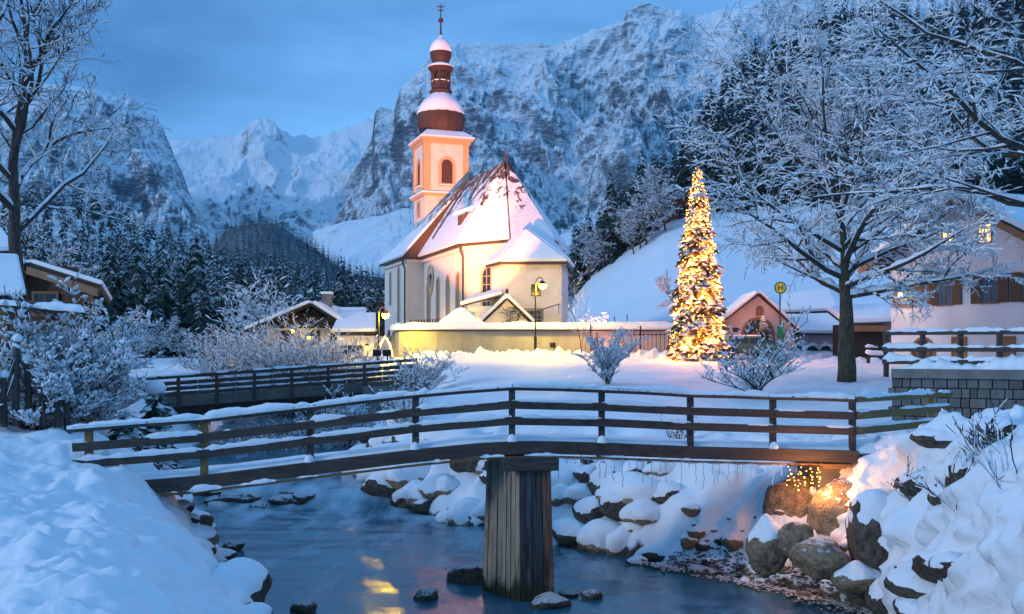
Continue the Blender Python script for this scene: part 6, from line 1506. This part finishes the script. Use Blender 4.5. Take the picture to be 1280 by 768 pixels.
wl2 = thing('wall_lantern', 'small lit lantern on the white house wall beside the leftmost shutters', 'lantern', tuple(hp_(.95,-.35,8.0)))
q = hp_(1.0,-.35,8.0); mb = MB(); mb.tube([q+bk*.35+V3((0,0,.3)), q+V3((0,0,.3))], .03, 6); mb.lathe(q, [(.13,.12),(.15,.2),(.02,.34)], 8); mb.build('lantern_frame', M['iron'], wl2); mb = MB(); mb.lathe(q, [(.03,-.2),(.11,-.14),(.12,.1),(.03,.12)], 8); mb.build('lamp_glass', M['lamp_warm'], wl2)
l = bpy.data.lights.new('lantern_light', 'POINT'); l.energy = 10; l.color = (1,.55,.2); lo = bpy.data.objects.new('lantern_light', l); C.objects.link(lo); lo.location = q+wn*.4

# retaining wall of stone blocks, fence on top
rw = thing('stone_wall', 'retaining wall of grey stone blocks with concrete coping at the right edge', 'wall', (11,27,3))
w0, w1 = V3((10.3,27.1,0)), V3((14.2,25.0,0)); wdir = (w1-w0).normalized(); wnr = V3((wdir.y,-wdir.x,0)); Lw = (w1-w0).length
mb = MB(); mb.beam(w0+V3((0,0,3.4))+wnr*-.12, w1+V3((0,0,3.4))+wnr*-.12, .3, 1.75); mb.build('mortar', M['dark'], rw)
blk = [plain('block_a', (.17,.165,.155), (.10,.10,.095), 5, rough=.95, bs=.8, bd=.03), plain('block_b', (.13,.125,.12), (.08,.078,.075), 5, rough=.95, bs=.8, bd=.03), plain('block_c', (.20,.19,.17), (.12,.115,.11), 5, rough=.95, bs=.8, bd=.03)]
for ki in range(3):
    mb = MB(); rbk = random.Random(9)
    for row in range(6):
        s = -.1*(row % 2)
        while s < Lw:
            l_ = rbk.uniform(.16,.40); kk = rbk.randrange(3)
            if kk == ki: mb.box(w0+wdir*(s+l_/2)+wnr*(.05+rbk.uniform(-.012,.012))+V3((0,0,4.06-row*.255)), (l_-.022,.1,.235), rz=math.atan2(wdir.y,wdir.x))
            else: rbk.uniform(0,1)
            s += l_
    o = mb.build('blocks', blk[ki], rw, bevel=.015)
mb = MB(); mb.beam(w0+V3((0,0,4.31))+wnr*-.05, w1+V3((0,0,4.31))+wnr*-.05, .45, .25); cp_ = mb.build('coping', M['concrete'], rw, bevel=.01)
s = snowline(w0+V3((0,0,4.43))+wnr*-.08, w1+V3((0,0,4.43))+wnr*-.08, .22, .22, 4, 0, .0); s.build('snow', M['snow_soft'], cp_, smooth=True)
tf = thing('terrace_fence', 'dark three-rail timber fence loaded with snow on top of the stone retaining wall', 'fence', (11,27,4.4))
f0, f1 = V3((10.15,27.45,0)), V3((14.6,25.1,0)); fd = (f1-f0); nF = 6
for i in range(nF):
    q = f0+fd*(i+.12)/(nF-.6); mb = MB(); mb.beam(q+V3((0,0,4.2)), q+V3((0,0,5.38)), .12, .12, up=V3((0,1,0))); mb.build('post', M['rail'], tf, bevel=.01)
for k, (dz, hh) in enumerate(((4.62,.13),(4.96,.13),(5.40,.11))):
    for i in range(nF-1):
        a = f0+fd*(i)/(nF-1)+V3((-.02,-.08,dz)); b_ = f0+fd*(i+1)/(nF-1)+V3((-.02,-.08,dz)); rail(tf, a, b_, .06, hh, M['rail'], True, 400+i+9*k, sn=.12 if k else .16, gap=.0)
for i in range(14):
    mb = MB(); q = f0+fd*rg_.random()+V3((0,-.15,4.48)); s_ = rg_.uniform(.10,.24); mb.lathe(q, [(s_*1.3,-.1),(s_,.05),(s_*.7,s_*.8),(.02,s_*1.1)], 9); mb.build('snow_heap', M['snow_soft'], tf, smooth=True)

# ------------------------------------------------------------------ huts on the meadow
def hut(px_, py_, Y, w, h, label, wx=1):
    q = P(px_, py_, Y); gz = gh(q.x, Y); zb = min(gz, q.z)-.5; t = thing('hay_hut', label, 'hut', (q.x,Y,gz)); zt = q.z+h*.45
    mb = MB(); vs = [(q.x-w/2,Y,zb),(q.x+w/2,Y,zb),(q.x+w/2,Y,zt),(q.x,Y,zt+h*.5),(q.x-w/2,Y,zt)]; vs2 = [(x+.8,y+w*1.1,z) for x,y,z in vs]
    mb.add(vs+vs2, [(0,1,2,3,4),(9,8,7,6,5),(0,5,6,1),(1,6,7,2),(4,9,5,0)]); mb.build('wall', plain('hut_boards', (.16,.07,.05), (.08,.04,.03), 1, (4,4,.5)), t)
    mb = MB(); sb = MB()
    for sg in (-1,1):
        qq = [V3((q.x,Y-.7,zt+h*.5)), V3((q.x+.9,Y+w*1.2,zt+h*.5)), V3((q.x+.9+sg*(w/2+.7),Y+w*1.2,zt-.35)), V3((q.x+sg*(w/2+.7),Y-.7,zt-.35))]; mb.slab(qq, .15); sb.slab(qq, .6, lift=.15)
    ro = mb.build('roof', M['dark'], t); sb.build('snow', M['roofsnow'], ro, bevel=.15)
hut(842, 256, 192, 5.2, 3.4, 'brown hay hut with thick snow roof left of the Christmas tree top')
hut(905, 262, 196, 9.0, 3.2, 'low brown hut with snow roof right of the Christmas tree top')
hf = thing('meadow_posts', 'row of thin fence posts on the snowy meadow behind the handrail', 'fence', (12,105,6))
for pp in (752, 768, 784): X = (pp-640)/F*120; z = gh(X,120); mb = MB(); mb.tube([(X,120,z-.2),(X,120,z+1.7)], .06, 5); mb.build('post', M['bark'], hf)
# ------------------------------------------------------------------ the air between here and the mountains
def haze():
    mb = MB(); mb.box((0, 1290, 470), (4600, 2660, 1100))
    m = bpy.data.materials.new('haze_air'); m.use_nodes = True; nt = m.node_tree; nt.nodes.clear()
    o_ = nt.nodes.new('ShaderNodeOutputMaterial'); v = nt.nodes.new('ShaderNodeVolumePrincipled')
    v.inputs['Color'].default_value = (.40, .70, 1, 1); v.inputs['Density'].default_value = 0.9e-4; v.inputs['Anisotropy'].default_value = .0
    nt.links.new(v.outputs[0], o_.inputs['Volume'])
    o = mb.build('haze', m); o['kind'] = 'stuff'
if HAZE: haze()
